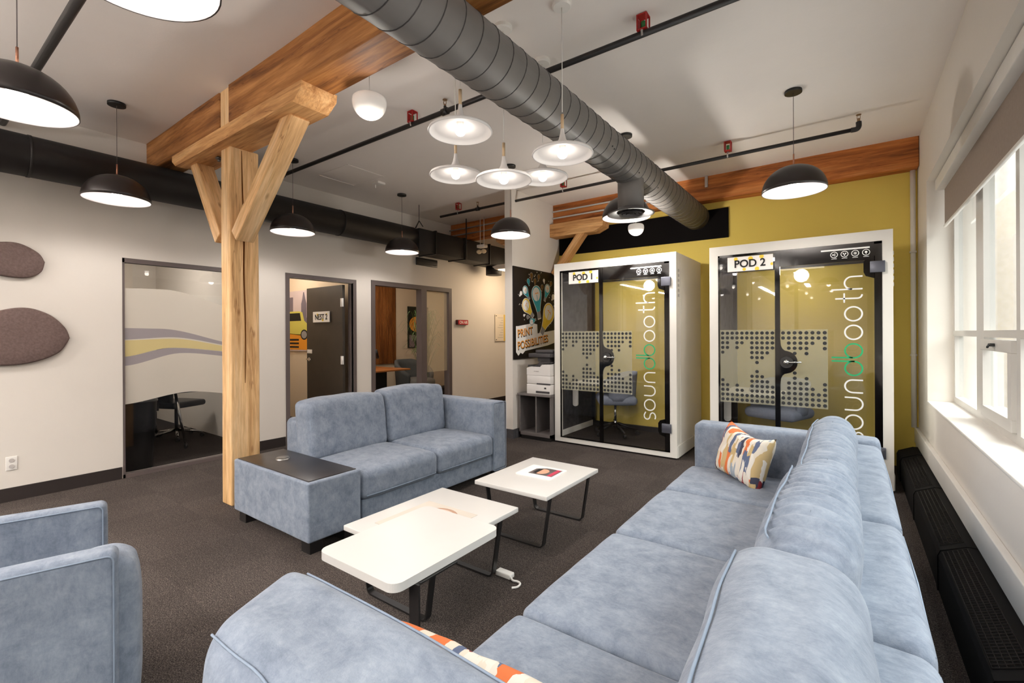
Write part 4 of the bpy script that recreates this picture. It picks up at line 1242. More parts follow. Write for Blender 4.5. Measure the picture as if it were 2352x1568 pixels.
# power adapter
pa = thing('power_adapter', 'small white power adapter with a curled cable end on the carpet under the tables', 'power adapter', (-1.60, 2.14, 0))
MB().box(-1.67, -1.565, 2.124, 2.172, 0.0, 0.028, 0.006).build('adapter_body', WHITE, pa)
MB().tube(smooth_path([(-1.567, 2.135, 0.014), (-1.54, 2.12, 0.01), (-1.515, 2.13, 0.007), (-1.49, 2.12, 0.006), (-1.485, 2.085, 0.006), (-1.505, 2.06, 0.006)], 6), 0.006, 8).build('cable', WHITE, pa)

# ------------------------------------------------------------------ wall things on the left
def pebble(label, y0, z0, pts):
    mb = MB()
    P = smooth_path([(a, b, 0) for a, b in pts + [pts[0]]], 10)[:-1]
    cx = sum(p.x for p in P) / len(P); cz = sum(p.y for p in P) / len(P)
    rings = []
    for (s_, xx) in ((1.0, 0.0), (1.0, 0.03), (0.985, 0.04), (0.95, 0.045), (0.5, 0.047)):
        rings.append([(XL + xx, cx + (p.x - cx) * s_, cz + (p.y - cz) * s_) for p in P])
    rows = [r_ + [r_[0]] for r_ in rings]
    mb.grid(rows); c_ = mb._v([(XL + 0.048, cx, cz)])[0]
    last = mb._v(rings[-1])
    for i in range(len(last)): mb._f([last[i], last[(i + 1) % len(last)], c_], True)
    bmesh.ops.remove_doubles(mb.bm, verts=mb.bm.verts, dist=0.0004)
    return solo('acoustic_panel', mb, FELT_OVAL, label, 'acoustic panel', (XL, cx, cz))
pebble('smaller brown felt pebble shaped acoustic panel, the upper of two on the left wall', 0, 0,
       [(0.905, 2.05), (0.86, 2.13), (0.74, 2.195), (0.60, 2.18), (0.47, 2.12), (0.43, 2.04), (0.50, 1.95), (0.66, 1.905), (0.80, 1.905), (0.88, 1.96)])
pebble('larger brown felt pebble shaped acoustic panel, the lower of two on the left wall', 0, 0,
       [(1.065, 1.38), (1.03, 1.48), (0.93, 1.59), (0.78, 1.645), (0.60, 1.60), (0.40, 1.46), (0.32, 1.30), (0.40, 1.20), (0.62, 1.155), (0.82, 1.17), (0.99, 1.25)])
t = thing('wall_outlet', 'white double wall outlet low on the left wall below the felt panels', 'outlet', (XL, 0.70, 0.32))
MB().box(XL, XL + 0.006, 0.665, 0.735, 0.262, 0.378, 0.003).build('face_plate', WHITE, t)
for z in (0.345, 0.295): MB().prism(circ(0, 0, 0.017, 16), 0.003, (XL + 0.006, 0.70, z), (0, 1, 0), (0, 0, 1)).build('socket', plain('socket face', C(186, 180, 176), 0.5, 0, 0.4, 0), t)
t = thing('on_air_sign', 'small red ON AIR light box on the left wall beyond the studio doorway', 'sign', (XL, 6.36, 1.61))
MB().box(XL, XL + 0.05, 6.22, 6.50, 1.565, 1.655, 0.003).build('housing', plain('dark red plastic', C(70, 14, 16), 0.4, 0, 0.5, 0), t)
MB().box(XL + 0.05, XL + 0.053, 6.24, 6.50, 1.57, 1.65).build('sign_face', plain('red sign face', C(190, 26, 40), 0.35, 0, 0.5, 0), t)
text_mesh('lettering', 'ON AIR', 0.075, (XL + 0.054, 6.375, 1.585), (0, 1, 0), (0, 0, 1), PWHITE, t, 'CENTER', 0.001, squeeze=0.85)
t = thing('room_directory', 'clear acrylic directory sheet with a yellow strip and lines of text on the hallway wall', 'sign', (XL, 7.6, 1.52))
MB().box(XL + 0.015, XL + 0.02, 7.36, 8.0, 1.25, 1.79).build('sheet', plain('ivory sheet', C(232, 220, 200), 0.3, 0, 0.5, 0), t)
MB().box(XL + 0.020, XL + 0.022, 7.64, 7.74, 1.25, 1.79).build('yellow_strip', plain('mustard strip', C(226, 190, 90), 0.5, 0, 0.3, 0), t)
for z in (1.28, 1.76): MB().cyl((XL, 7.39, z), (XL + 0.03, 7.39, z), 0.009, n=12).build('standoff', BLACK, t)
for k in range(9):
    z = 1.72 - k * 0.05; w0 = 0.04 * ((k * 7) % 4)
    MB().box(XL + 0.020, XL + 0.0212, 7.44 + w0, 7.62, z, z + 0.006).build('text_line', PGREY, t)
t = thing('exit_sign', 'small green exit sign glimpsed behind the top of the timber post', 'sign', (-5.2, 2.3, 3.1))
MB().box(-5.26, -5.0, 2.36, 2.38, 2.97, 3.12, 0.004).build('sign_face', GREEN, t)
MB().cyl((-5.13, 2.37, 3.12), (-5.13, 2.37, CZ), 0.006, n=8).build('bracket', WHITE, t)

# ------------------------------------------------------------------ heater along the windows
ht = thing('baseboard_heater', 'long black perforated baseboard heater under the window ledge', 'heater', (0.46, 2.0, 0))
HB = plain('black heater steel', C(14, 12, 12), 0.75, 0, 0.15, 0.1)
MB().prism([(0.385, 0), (0.542, 0), (0.542, 0.262), (0.50, 0.262), (0.395, 0.215), (0.385, 0.19)], -11.9, (0, -6.0, 0), (1, 0, 0), (0, 0, 1)).build('casing', HB, ht)
GR = plain('heater grille', C(36, 32, 30), 0.7, 0, 0.2, 0.05)
for k, (a, b) in enumerate(((4.62, 5.55), (3.46, 4.52), (2.30, 3.36), (1.14, 2.20), (0.0, 1.06))):
    g = MB()
    def gp(u, y): return (0.400 + u * 0.095, y, 0.2205 + u * 0.0425)
    nb = 5
    for q in range(nb + 1):
        u = q / nb
        g.tube([gp(u, a), gp(u, b)], 0.0022, 4)
    m_ = int((b - a) / 0.022)
    for q in range(m_ + 1):
        y = a + (b - a) * q / m_
        g.tube([gp(0, y), gp(1, y)], 0.0018, 4)
    g.build('grille', GR, ht)
MB().prism([(0.376, 0), (0.548, 0), (0.548, 0.272), (0.50, 0.27), (0.39, 0.222), (0.376, 0.19)], -0.35, (0, 5.65, 0), (1, 0, 0), (0, 0, 1)).build('end_cap', HB, ht)
for y in (2.25, 3.41, 4.57): MB().prism([(0.38, 0), (0.545, 0), (0.545, 0.266), (0.50, 0.266), (0.392, 0.219), (0.38, 0.19)], -0.05, (0, y - 0.025, 0), (1, 0, 0), (0, 0, 1)).build('joint_cover', HB, ht)
# ------------------------------------------------------------------ phone pods
S_ = {}
def arc2(cx, cy, r, a0, a1, n=14, ry=None):
    ry = ry or r
    return [(cx + r * cos(R(a0 + (a1 - a0) * k / n)), cy + ry * sin(R(a0 + (a1 - a0) * k / n))) for k in range(n + 1)]
GLY = {
 's': (0.85, [[(0.78, 0.86)] + arc2(0.45, 0.74, 0.30, 60, 270, 14, 0.26)[1:] + arc2(0.42, 0.24, 0.32, 90, -130, 14, 0.24)[0:] ]),
 'o': (1.18, ['O']),
 'u': (1.12, [[(0.06, 1.0), (0.06, 0.44)] + arc2(0.48, 0.44, 0.42, 180, 360, 14) + [(0.90, 1.0)]]),
 'n': (1.12, [[(0.06, 0.0), (0.06, 0.56)] + arc2(0.48, 0.56, 0.42, 180, 0, 14) + [(0.90, 0.0)]]),
 'd': (1.12, ['O', [(0.97, 0.45), (0.97, 1.72)]]),
 'b': (1.18, ['O', [(0.03, 0.55), (0.03, 1.72)]]),
 't': (0.80, [[(0.30, 1.5), (0.30, 0.32)] + arc2(0.55, 0.28, 0.25, 180, 270, 8), [(0.02, 1.0), (0.66, 1.0)]]),
 'h': (1.10, [[(0.06, 0.0), (0.06, 1.72)], [(0.06, 0.56)] + arc2(0.48, 0.56, 0.42, 180, 0, 14) + [(0.90, 0.0)]]),
}
def stroke_word(word, mb, green, O, U, V, x, w, slot_of):
    u = 0
    for ch_i, ch in enumerate(word):
        adv, strokes = GLY[ch]
        mb.slot = 1 if slot_of(ch_i) else 0
        for st in strokes:
            if st == 'O':
                mb.ribbon([(x * (u + a), x * b) for a, b in circ(0.5, 0.5, 0.47, 28)], w, 0.0012, O, U, V, closed=True)
            else:
                mb.ribbon([(x * (u + a), x * b) for a, b in st], w, 0.0012, O, U, V)
        u += adv + 0.06
    mb.slot = 0
    return u * x
DOTS_L = ([5, 4, 2, 4, 3, 2, 6, 7, 6, 5, 4], [5, 4, 2, 4, 3, 2, 6, 7, 6, 5, 4])
DOTS_R = ([2, 4, 5, 4, 5, 3, 2, 4], [3, 5, 7, 5, 6, 4, 3, 5])
PODW = plain('pod white shell', C(228, 224, 216), 0.45, 0, 0.4, 0.02)
PODBLK = plain('pod black frit', C(10, 8, 8), 0.06, 0, 0.4, 0)
LETW = plain('white vinyl lettering', C(240, 240, 236), 0.5, 0, 0.3, 0)
LETG = plain('green vinyl lettering', C(40, 170, 110), 0.5, 0, 0.3, 0)
def pod(x0, y0, w, label, sign, mull, film_r):
    D, Hh = 1.04, 2.29
    t = thing('phone_booth', label, 'phone booth', (x0, y0, 0))
    X0, X1, Y0, Y1 = x0, x0 + w, y0, y0 + D
    fl = 0.065          # side frame width
    gx0, gx1, gz0, gz1 = X0 + 0.085, X1 - 0.075, 0.075, 2.195
    sh = MB()
    sh.box(X0, gx0, Y0, Y0 + 0.06, 0.02, Hh).box(gx1, X1, Y0, Y0 + 0.06, 0.02, Hh)
    sh.box(gx0, gx1, Y0, Y0 + 0.06, 0.02, gz0).box(gx0, gx1, Y0, Y0 + 0.06, gz1, Hh)
    sh.box(X0, X0 + 0.03, Y0 + 0.06, Y1, 0.02, Hh).box(X1 - 0.03, X1, Y0 + 0.06, Y1, 0.02, Hh)
    sh.box(X0 + 0.03, X1 - 0.03, Y0 + 0.06, Y1, Hh - 0.06, Hh).box(X0 + 0.03, X1 - 0.03, Y0 + 0.06, Y1, 0.02, 0.06)
    # outer skins of the sides: raised panel and bottom skirt
    sh.box(X1, X1 + 0.004, Y0 + 0.14, Y1 - 0.03, 0.17, Hh - 0.05).box(X1, X1 + 0.008, Y0 + 0.02, Y1, 0.02, 0.15)
    sh.build('shell', PODW, t)
    if w > 1.52 or True:
        for k in range(6):
            MB().box(X1 + 0.0045, X1 + 0.0075, Y0 + 0.05, Y0 + 0.10, 1.80 + k * 0.055, 1.83 + k * 0.055).build('vent_slot', plain('vent grey', C(196, 192, 188), 0.5, 0, 0.4, 0), t)
    # interior
    inn = MB()
    inn.box(X0 + 0.03, X0 + 0.045, Y0 + 0.07, Y1 - 0.01, 0.06, Hh - 0.06).box(X0 + 0.045, X1 - 0.045, Y0 + 0.07, Y1 - 0.01, Hh - 0.10, Hh - 0.06)
    inn.box(X1 - 0.045, X1 - 0.03, Y0 + 0.07, Y1 - 0.01, 0.06, Hh - 0.06)
    inn.build('felt_lining', FELT, t)
    MB().box(X0 + 0.045, X1 - 0.045, Y0 + 0.07, Y1 - 0.01, 0.06, 0.066).build('floor_mat', CARPET_D, t)
    bk = MB().box(X0 + 0.045, X0 + 0.085, Y1 - 0.05, Y1 - 0.02, 0.066, Hh - 0.1).box(X1 - 0.085, X1 - 0.045, Y1 - 0.05, Y1 - 0.02, 0.066, Hh - 0.1)
    bk.box(X0 + 0.085, X1 - 0.085, Y1 - 0.05, Y1 - 0.02, 0.066, 0.13).box(X0 + 0.085, X1 - 0.085, Y1 - 0.05, Y1 - 0.02, Hh - 0.16, Hh - 0.1)
    bk.build('rear_frame', BLACK, t)
    MB().box(X0 + 0.08, X1 - 0.08, Y1 - 0.038, Y1 - 0.032, 0.12, Hh - 0.15).build('rear_pane', GLASS, t)
    # ceiling lamp and light added to brighten the booth inside
    MB().box(X0 + 0.5, X0 + 0.95, Y0 + 0.42, Y0 + 0.62, Hh - 0.112, Hh - 0.10, 0.004).build('added_lamp', emit('added pod lamp', (1, 0.93, 0.82, 1), 4), t)
    lamp(t, (0.72, 0.52, Hh - 0.2), 5, (1, 0.93, 0.84), 0.08)
    # table
    tb = MB().box(X0 + 0.05, X0 + 0.62, Y0 + 0.35, Y1 - 0.08, 0.72, 0.745, 0.006)
    tb.build('desk', PWHITE, t)
    MB().prism(rrect(0, 0.07, 0.42, 0.73, 0.03), 0.03, (X0 + 0.06, Y0 + 0.40, 0), (1, 0, 0), (0, 0, 1)).build('desk_bracket', PWHITE, t)
    MB().box(X0 + 0.046, X0 + 0.06, Y0 + 0.07, Y1 - 0.06, 0.066, 0.14).build('skirting', PWHITE, t)
    # glazing with black frit border
    gy = Y0 - 0.004
    mx = X0 + mull
    fb = MB()
    fb.box(gx0, gx0 + 0.016, gy, gy + 0.012, gz0, gz1).box(gx1 - 0.055, gx1, gy, gy + 0.012, gz0, gz1)
    fb.box(gx0, gx1, gy, gy + 0.012, gz1 - 0.022, gz1).box(gx0, gx1, gy, gy + 0.012, gz0, gz0 + 0.014)
    fb.box(mx - 0.022, mx + 0.022, gy - 0.004, gy + 0.014, gz0, gz1)
    fb.box(mx + 0.022, gx1 - 0.05, gy + 0.001, gy + 0.011, 2.035, gz1 - 0.02)
    # rounded flares around handle and hinges
    up_ = [(mx, 1.33), (mx + 0.023, 1.32), (mx + 0.027, 1.27), (mx + 0.040, 1.24), (mx + 0.060, 1.222)]
    ar_ = [(mx + 0.068 + 0.098 * cos(R(a)), 1.11 + 0.108 * sin(R(a))) for a in range(80, -81, -16)]
    fb.prism((up_ + ar_ + [(a, 2.22 - b) for a, b in up_[::-1]])[::-1], 0.014, (0, gy + 0.012, 0), (1, 0, 0), (0, 0, 1))
    for hz in (1.97, 0.34):
        fb.prism([(gx1 - 0.05, hz - 0.10), (gx1 - 0.115, hz - 0.075), (gx1 - 0.13, hz - 0.04), (gx1 - 0.13, hz + 0.05), (gx1 - 0.11, hz + 0.08), (gx1 - 0.05, hz + 0.10)], 0.012, (0, gy + 0.012, 0), (1, 0, 0), (0, 0, 1))
    fo = fb.build('front_frame', PODBLK, t)
    MB().box(gx0 + 0.01, mx, gy + 0.003, gy + 0.009, gz0 + 0.01, gz1 - 0.01).build('side_pane', GLASS, t)
    dp = MB().box(mx, gx1 - 0.01, gy + 0.003, gy + 0.009, gz0 + 0.01, gz1 - 0.01).build('door_pane', GLASS, t)
    for hz in (1.97, 0.34):
        MB().box(gx1 - 0.085, gx1 + 0.02, gy - 0.022, gy - 0.003, hz - 0.05, hz + 0.05, 0.004).build('hinge', plain('hinge grey', C(96, 98, 108), 0.3, 0.6, 0.5, 0.05), t)
    hd = MB().cyl((mx + 0.075, gy - 0.003, 1.11), (mx + 0.075, gy - 0.02, 1.11), 0.055, n=28)
    hd.cyl((mx + 0.075, gy - 0.02, 1.11), (mx + 0.075, gy - 0.055, 1.11), 0.018, n=14)
    h_ = hd.build('handle_rose', BLACK, t)
    MB().sphere((mx + 0.075, gy - 0.04, 1.11), 0.028, 16, 10).cyl((mx + 0.075, gy - 0.055, 1.11), (mx + 0.20, gy - 0.055, 1.115), 0.008, n=10).build('door_handle', CHROME, h_)
    # dotted film
    fx0 = gx0 + 0.02
    fm = MB().box(fx0, mx - 0.022, gy - 0.0012, gy - 0.0002, 0.685, 1.425).box(mx + 0.022, X0 + film_r, gy - 0.0012, gy - 0.0002, 0.685, 1.425)
    fm.slot = 1
    for (xa, xb, cols) in ((fx0, mx - 0.022, DOTS_L), (mx + 0.022, X0 + film_r, DOTS_R)):
        n = len(cols[0]); dx = (xb - xa) / n
        for c_ in range(n):
            for side in (0, 1):
                for k in range(cols[side][c_]):
                    z = (1.393 - k * 0.049) if side == 0 else (0.715 + k * 0.049)
                    fm.prism(circ(xa + dx * (c_ + 0.5), z, 0.0165, 12), 0.0006, (0, gy - 0.0013, 0), (1, 0, 0), (0, 0, 1))
    fm.build('dotted_film', [FROST_POD, FROST_DOT], t)
    # vertical lettering
    wd = MB()
    L = stroke_word('soundbooth', wd, None, (X1 - (0.235 if w > 1.52 else 0.212), gy - 0.001, 0.40), (0, 0, 1), (-1, 0, 0), 0.130 if w > 1.52 else 0.134, 0.013, lambda i: i in (4, 5))
    wd.build('lettering', [LETW, LETG], t)
    # control icons
    ic = MB()
    ic.ribbon([(X1 - 0.52, 2.148), (X1 - 0.16, 2.148)], 0.014, 0.001, (0, gy - 0.0005, 0), (1, 0, 0), (0, 0, 1))
    for q in range(4):
        cx = X1 - 0.42 + q * 0.078; cz = 2.105
        ic.ribbon(circ(cx, cz, 0.026, 24), 0.005, 0.001, (0, gy - 0.0005, 0), (1, 0, 0), (0, 0, 1), closed=True)
        if q == 0:
            ic.ribbon([(cx + 0.006, cz - 0.014), (cx + 0.006, cz + 0.014)], 0.005, 0.001, (0, gy - 0.0005, 0), (1, 0, 0), (0, 0, 1))
            ic.prism(circ(cx - 0.007, cz, 0.007, 10), 0.001, (0, gy, 0), (1, 0, 0), (0, 0, 1))
        if q == 1:
            for a in (90, 210, 330): ic.prism(circ(cx + 0.009 * cos(R(a + 180)), cz - 0.009 * sin(R(a)), 0.006, 10), 0.001, (0, gy, 0), (1, 0, 0), (0, 0, 1))
        if q == 2:
            for a in range(0, 180, 45): ic.ribbon([(cx - 0.014 * cos(R(a)), cz - 0.014 * sin(R(a))), (cx + 0.014 * cos(R(a)), cz + 0.014 * sin(R(a)))], 0.003, 0.001, (0, gy - 0.0005, 0), (1, 0, 0), (0, 0, 1))
        if q == 3:
            ic.prism(circ(cx, cz + 0.003, 0.010, 14), 0.001, (0, gy, 0), (1, 0, 0), (0, 0, 1))
            ic.ribbon([(cx, cz - 0.018), (cx, cz)], 0.004, 0.001, (0, gy - 0.0005, 0), (1, 0, 0), (0, 0, 1))
        ic.ribbon([(cx - 0.02, cz - 0.037), (cx + 0.02, cz - 0.037)], 0.004, 0.001, (0, gy - 0.0005, 0), (1, 0, 0), (0, 0, 1))
    ic.build('control_icons', LETW, t)
    # name sign
    sx0, sx1 = mx - 0.43, mx - 0.03
    if w < 1.53: sx0, sx1 = mx - 0.445, mx - 0.035
    sz0, sz1 = 2.018, 2.165
    sgn = MB().box(sx0, sx1, gy - 0.016, gy - 0.008, sz0, sz1)
    sgn.slot = 1
    for (a, b, r_) in ((0.19, 0.86, .018), (0.38, 0.12, .016), (0.52, 0.82, .022), (0.66, 0.10, .02), (0.76, 0.9, .02), (0.98, 0.35, .014)):
        pts_ = [(min(sx1, max(sx0, p[0])), min(sz1, max(sz0, p[1]))) for p in circ(sx0 + a * (sx1 - sx0), sz0 + b * (sz1 - sz0), r_, 16)]
        sgn.prism(pts_, 0.0006, (0, gy - 0.0162, 0), (1, 0, 0), (0, 0, 1))
    s_ = sgn.build('name_plate', [PWHITE, PYEL], t)
    text_mesh('lettering', sign, 0.105, ((sx0 + sx1) / 2, gy - 0.0185, sz0 + 0.04), (1, 0, 0), (0, 0, 1), INK, s_, 'CENTER', 0.0022, squeeze=0.95)
    return t
pod(-3.085, 5.19, 1.55, 'white framed glass phone booth signed POD 1, beside the printer', 'POD 1', 0.655, 1.045)
pod(-1.19, 5.19, 1.50, 'white framed glass phone booth signed POD 2, before the mustard wall by the windows', 'POD 2', 0.625, 1.03)

def swivel_chair(label, loc, rz, s=1.0):
    t = thing('swivel_chair', label, 'chair', loc, rz, 'swivel chairs inside the booths')
    for k in range(5):
        a = 2 * pi * k / 5 + 0.3
        MB().tube([(0.03 * cos(a), 0.03 * sin(a), 0.15), (0.16 * cos(a), 0.16 * sin(a), 0.105), (0.28 * cos(a), 0.28 * sin(a), 0.075)], [0.018, 0.014, 0.011], 8).build('base_arm', BLACK, t, local=True)
        c_ = MB().cyl((0.28 * cos(a) - 0.014 * sin(a), 0.28 * sin(a) + 0.014 * cos(a), 0.028), (0.28 * cos(a) + 0.014 * sin(a), 0.28 * sin(a) - 0.014 * cos(a), 0.028), 0.026, n=14).build('castor', BLACK, t, local=True)
    MB().cyl((0, 0, 0.13), (0, 0, 0.42), 0.016, n=14).cyl((0, 0, 0.10), (0, 0, 0.2), 0.026, n=14).build('gas_lift', CHROME, t, local=True)
    mb = MB(); cushion(mb, -0.26, 0.26, -0.24, 0.25, 0.42, 0.52, 0.045, (0, 0, 0.01), 0.0, n=6); mb.build('seat', CHAIRFAB, t, local=True)
    rows = []
    for i in range(9):
        z = 0.47 + 0.36 * i / 8; row = []
        for j in range(17):
            a = R(-115 + 230 * j / 16)
            fall = 0.05 * (abs(a) / 2.0) ** 2
            r_ = 0.27 + 0.03 * i / 8
            zz = min(z, 0.83 - 0.20 * (abs(a) / 2.0) ** 3 * (i / 8))
            row.append((r_ * sin(a), r_ * 0.95 * cos(a), zz))
        rows.append(row)
    rin = [[(x * 0.86, y * 0.86, z) for x, y, z in r_] for r_ in rows]
    mb = MB(); mb.grid(rows); mb.grid([r_[::-1] for r_ in rin])
    mb.grid([rows[-1], rin[-1]]); mb.grid([rows[0], rin[0]])
    mb.grid([[r_[0] for r_ in rows], [r_[0] for r_ in rin]]); mb.grid([[r_[-1] for r_ in rows], [r_[-1] for r_ in rin]])
    bmesh.ops.remove_doubles(mb.bm, verts=mb.bm.verts, dist=0.0005)
    mb.build('backrest', CHAIRFAB, t, local=True)
    return t
ch = swivel_chair('blue grey shell swivel chair inside the booth signed POD 1', (-2.50, 5.76, 0.066), R(-60))
copy_tree(ch, 'blue grey shell swivel chair inside the booth signed POD 2', (-0.62, 5.76, 0.066), R(-20))

# ------------------------------------------------------------------ poster, cabinet, printer
PX = -3.64 + 0.018
t = thing('print_poster', 'black poster of colourful light bulbs reading PRINT POSSIBILITIES on the stub wall', 'poster', (-3.64, 5.6, 1.7))
MB().box(-3.64, PX, 5.035, 6.17, 1.055, 2.305).build('board', plain('poster black', C(22, 16, 16), 0.5, 0, 0.4, 0), t)
PO, PU, PV = (PX, 0, 0), (0, 1, 0), (0, 0, 1)
def bulb_art(mb, hx, hz, bx_, bz_, r, col, layers=True):
    """light bulb drawn from head centre to the foot of its screw base"""
    d = Vector((bx_ - hx, bz_ - hz)); L = d.length; d.normalize(); n_ = Vector((-d.y, d.x)); c = Vector((hx, hz))
    def P(a, b): q = c + d * a + n_ * b; return (q.x, q.y)
    Lb = L
    outl = [P(r * cos(R(a)), r * sin(R(a))) for a in range(60, 301, 15)]
    outl = outl + [P(L * 0.45 + r * .15, -r * 0.50), P(L * 0.72, -r * 0.34), P(Lb, -r * 0.34), P(Lb, r * 0.34), P(L * 0.72, r * 0.34), P(L * 0.45 + r * .15, r * 0.50)]
    big = [(c.x + (x - c.x) * 1.08, c.y + (y - c.y) * 1.08) for x, y in outl]
    k = 0.0006
    mb.slot = 0; mb.prism(big, k, PO, PU, PV)
    mb.slot = col; mb.prism(outl, k * 2, PO, PU, PV)
    if layers:
        mb.slot = 0; mb.prism([P(r * 0.80 * cos(a) - r * .06, r * 0.78 * sin(a) - r * .05) for a in [2 * pi * q / 20 for q in range(20)]], k * 3, PO, PU, PV)
        mb.slot = 5; mb.prism([P(L * 0.74, -r * 0.36), P(Lb + r * .08, -r * 0.30), P(Lb + r * .08, r * 0.30), P(L * 0.74, r * 0.36)], k * 4, PO, PU, PV)
        mb.slot = 3; mb.ribbon([P(-r * 0.1, -r * 0.32), P(-r * 0.22, -r * 0.15), P(-r * 0.1, 0), P(-r * 0.22, r * 0.18), P(-r * 0.1, r * 0.35)], r * 0.09, k * 5, PO, PU, PV)
        mb.slot = col; mb.ribbon([P(0, 0), P(L * 0.5, 0)], r * 0.08, k * 5, PO, PU, PV)
mb = MB()
bulb_art(mb, 5.60, 1.955, 5.67, 1.63, 0.125, 2)
bulb_art(mb, 5.93, 1.70, 5.73, 1.40, 0.145, 1)
bulb_art(mb, 5.335, 1.79, 5.50, 1.645, 0.095, 1)
bulb_art(mb, 5.315, 1.995, 5.41, 1.885, 0.062, 2)
bulb_art(mb, 5.895, 2.055, 5.82, 1.885, 0.072, 2)
bulb_art(mb, 5.47, 1.565, 5.575, 1.60, 0.05, 2)
for (a, b, c, d, r_, cc) in ((5.39, 2.13, 5.41, 2.07, .035, 2), (5.21, 1.95, 5.17, 1.91, .028, 0), (5.80, 2.175, 5.81, 2.13, .025, 0), (6.06, 1.95, 6.02, 1.90, .04, 0),
                            (5.47, 2.22, 5.48, 2.14, .035, 4), (5.56, 2.15, 5.56, 2.08, .03, 4), (5.66, 2.22, 5.65, 2.16, .03, 4), (5.37, 1.63, 5.43, 1.63, .028, 5),
                            (6.0, 2.15, 5.97, 2.10, .03, 4), (5.28, 1.65, 5.31, 1.66, .018, 0), (5.75, 2.08, 5.74, 2.02, .03, 4)):
    bulb_art(mb, a, b, c, d, r_, cc, False)
rnd = random.Random(3)
for k in range(70):
    a = rnd.uniform(0, 2 * pi); rr = rnd.uniform(0.34, 0.52)
    yy, zz = 5.62 + rr * cos(a) * 0.98, 1.85 + rr * sin(a) * 0.86
    if zz < 1.5 or yy > 6.13 or yy < 5.06: continue
    mb.slot = rnd.choice([0, 5, 4, 0])
    mb.prism(circ(yy, zz, rnd.uniform(0.004, 0.010), 8), 0.0005, PO, PU, PV)
mb.build('bulb_artwork', [PWHITE, PYEL, PTEAL, PORANGE, plain('dark gold print', C(120, 86, 40), 0.6, 0, 0.3, 0), PGREY], t)
sl = 0.125
UU = Vector((0, 1, sl)).normalized()
back = MB()
back.prism([(5.085, 1.50), (5.085, 1.15), (5.14, 1.10), (5.19, 1.14), (5.24, 1.12), (5.30, 1.16), (5.9, 1.225), (6.16, 1.27), (6.16, 1.455), (5.62, 1.40), (5.61, 1.53), (5.5, 1.545), (5.13, 1.50)], 0.0012, (PX, 0, 0), PU, PV)
back.build('lettering_cloud', PWHITE, t)
for (txt, o_, sz, sq) in (('PRINT', (5.12, 1.35), 0.15, 0.92), ('POSSIBILITIES', (5.12, 1.185), 0.15, 0.90)):
    for (dx, dz, m_, b_, lift) in ((0.007, -0.010, INK, 0.004, 0.002), (0, 0, PORANGE, 0.0, 0.004)):
        text_mesh('lettering', txt, sz, (PX + lift, o_[0] + dx, o_[1] + dz), UU, (0, -sl, 1), m_, t, 'LEFT', b_, 0.0008, sq)

t = thing('storage_cabinet', 'low open grey cabinet under the printer, beside the booth signed POD 1', 'cabinet', (-3.34, 5.35, 0))
cx0, cx1, cy0, cy1 = -3.60, -3.10, 5.12, 5.62
mb = MB().box(cx0, cx0 + 0.02, cy0, cy1, 0.05, 0.575).box(cx1 - 0.02, cx1, cy0, cy1, 0.05, 0.575).box(cx0, cx1, cy0, cy1, 0.05, 0.09).box(cx0, cx1, cy1 - 0.02, cy1, 0.09, 0.575)
mb.box(-3.36, -3.34, cy0 + 0.03, cy1, 0.09, 0.575)
mb.build('carcass', GREYLAM, t)
MB().box(cx0 - 0.02, cx1 + 0.005, cy0 - 0.02, cy1, 0.575, 0.605, 0.004).build('top_panel', GREYLAM, t)
MB().box(cx0 + 0.02, cx1 - 0.02, cy0 + 0.02, cy1 - 0.02, 0, 0.05).build('plinth', BLACK, t)
t = thing('printer', 'white office printer with a dark scanner lid on the grey cabinet', 'printer', (-3.28, 5.33, 0.605))
px0, px1, py0, py1 = -3.47, -3.105, 5.11, 5.50
MB().box(px0, px1, py0, py1, 0.605, 0.735, 0.008).build('paper_tray', PRINTER_W, t)
MB().box(px0, px1, py0 + 0.005, py1, 0.74, 0.85, 0.008).build('lower_body', PRINTER_W, t)
MB().prism([(px0, 0.852), (px1, 0.852), (px1, 1.00), (px0 + 0.24, 0.995), (px0 + 0.21, 0.965), (px0 + 0.06, 0.965), (px0, 0.945)], 0.385, (0, py0 + 0.39, 0), (1, 0, 0), (0, 0, 1)).build('upper_body', PRINTER_W, t)
MB().prism([(px0 + 0.01, 0.958), (px0 + 0.06, 0.975), (px0 + 0.21, 0.975), (px0 + 0.26, 1.005), (px1, 1.012), (px1, 1.03), (px0 + 0.2, 1.03), (px0 + 0.16, 0.99), (px0 + 0.02, 0.985)], 0.38, (0, py0 + 0.39, 0), (1, 0, 0), (0, 0, 1)).build('output_tray', PRINTER_D, t)
MB().box(px0 + 0.14, px1 - 0.04, py0 + 0.06, py1 - 0.02, 1.03, 1.085).box(px0 + 0.03, px1, py0 + 0.0, py1, 1.085, 1.14, 0.01).box(px0 + 0.10, px1, py0 + 0.06, py1, 1.14, 1.185, 0.012).build('scanner', PRINTER_D, t)
MB().box(px0 + 0.15, px1 - 0.01, py0 - 0.006, py0 + 0.01, 0.625, 0.65).box(px0 + 0.16, px1, py0 - 0.003, py0 + 0.01, 0.735, 0.752).build('tray_slot', PRINTER_D, t)
MB().box(px1 - 0.09, px1 - 0.06, py0 - 0.002, py0 + 0.002, 0.68, 0.70).build('level_window', PRINTER_D, t)
MB().prism(circ(px0 + 0.12, 0.905, 0.006, 10), 0.001, (0, py0 + 0.004, 0), (1, 0, 0), (0, 0, 1)).box(px0 + 0.135, px0 + 0.19, py0 + 0.002, py0 + 0.004, 0.902, 0.908).build('logo', PGREY, t)

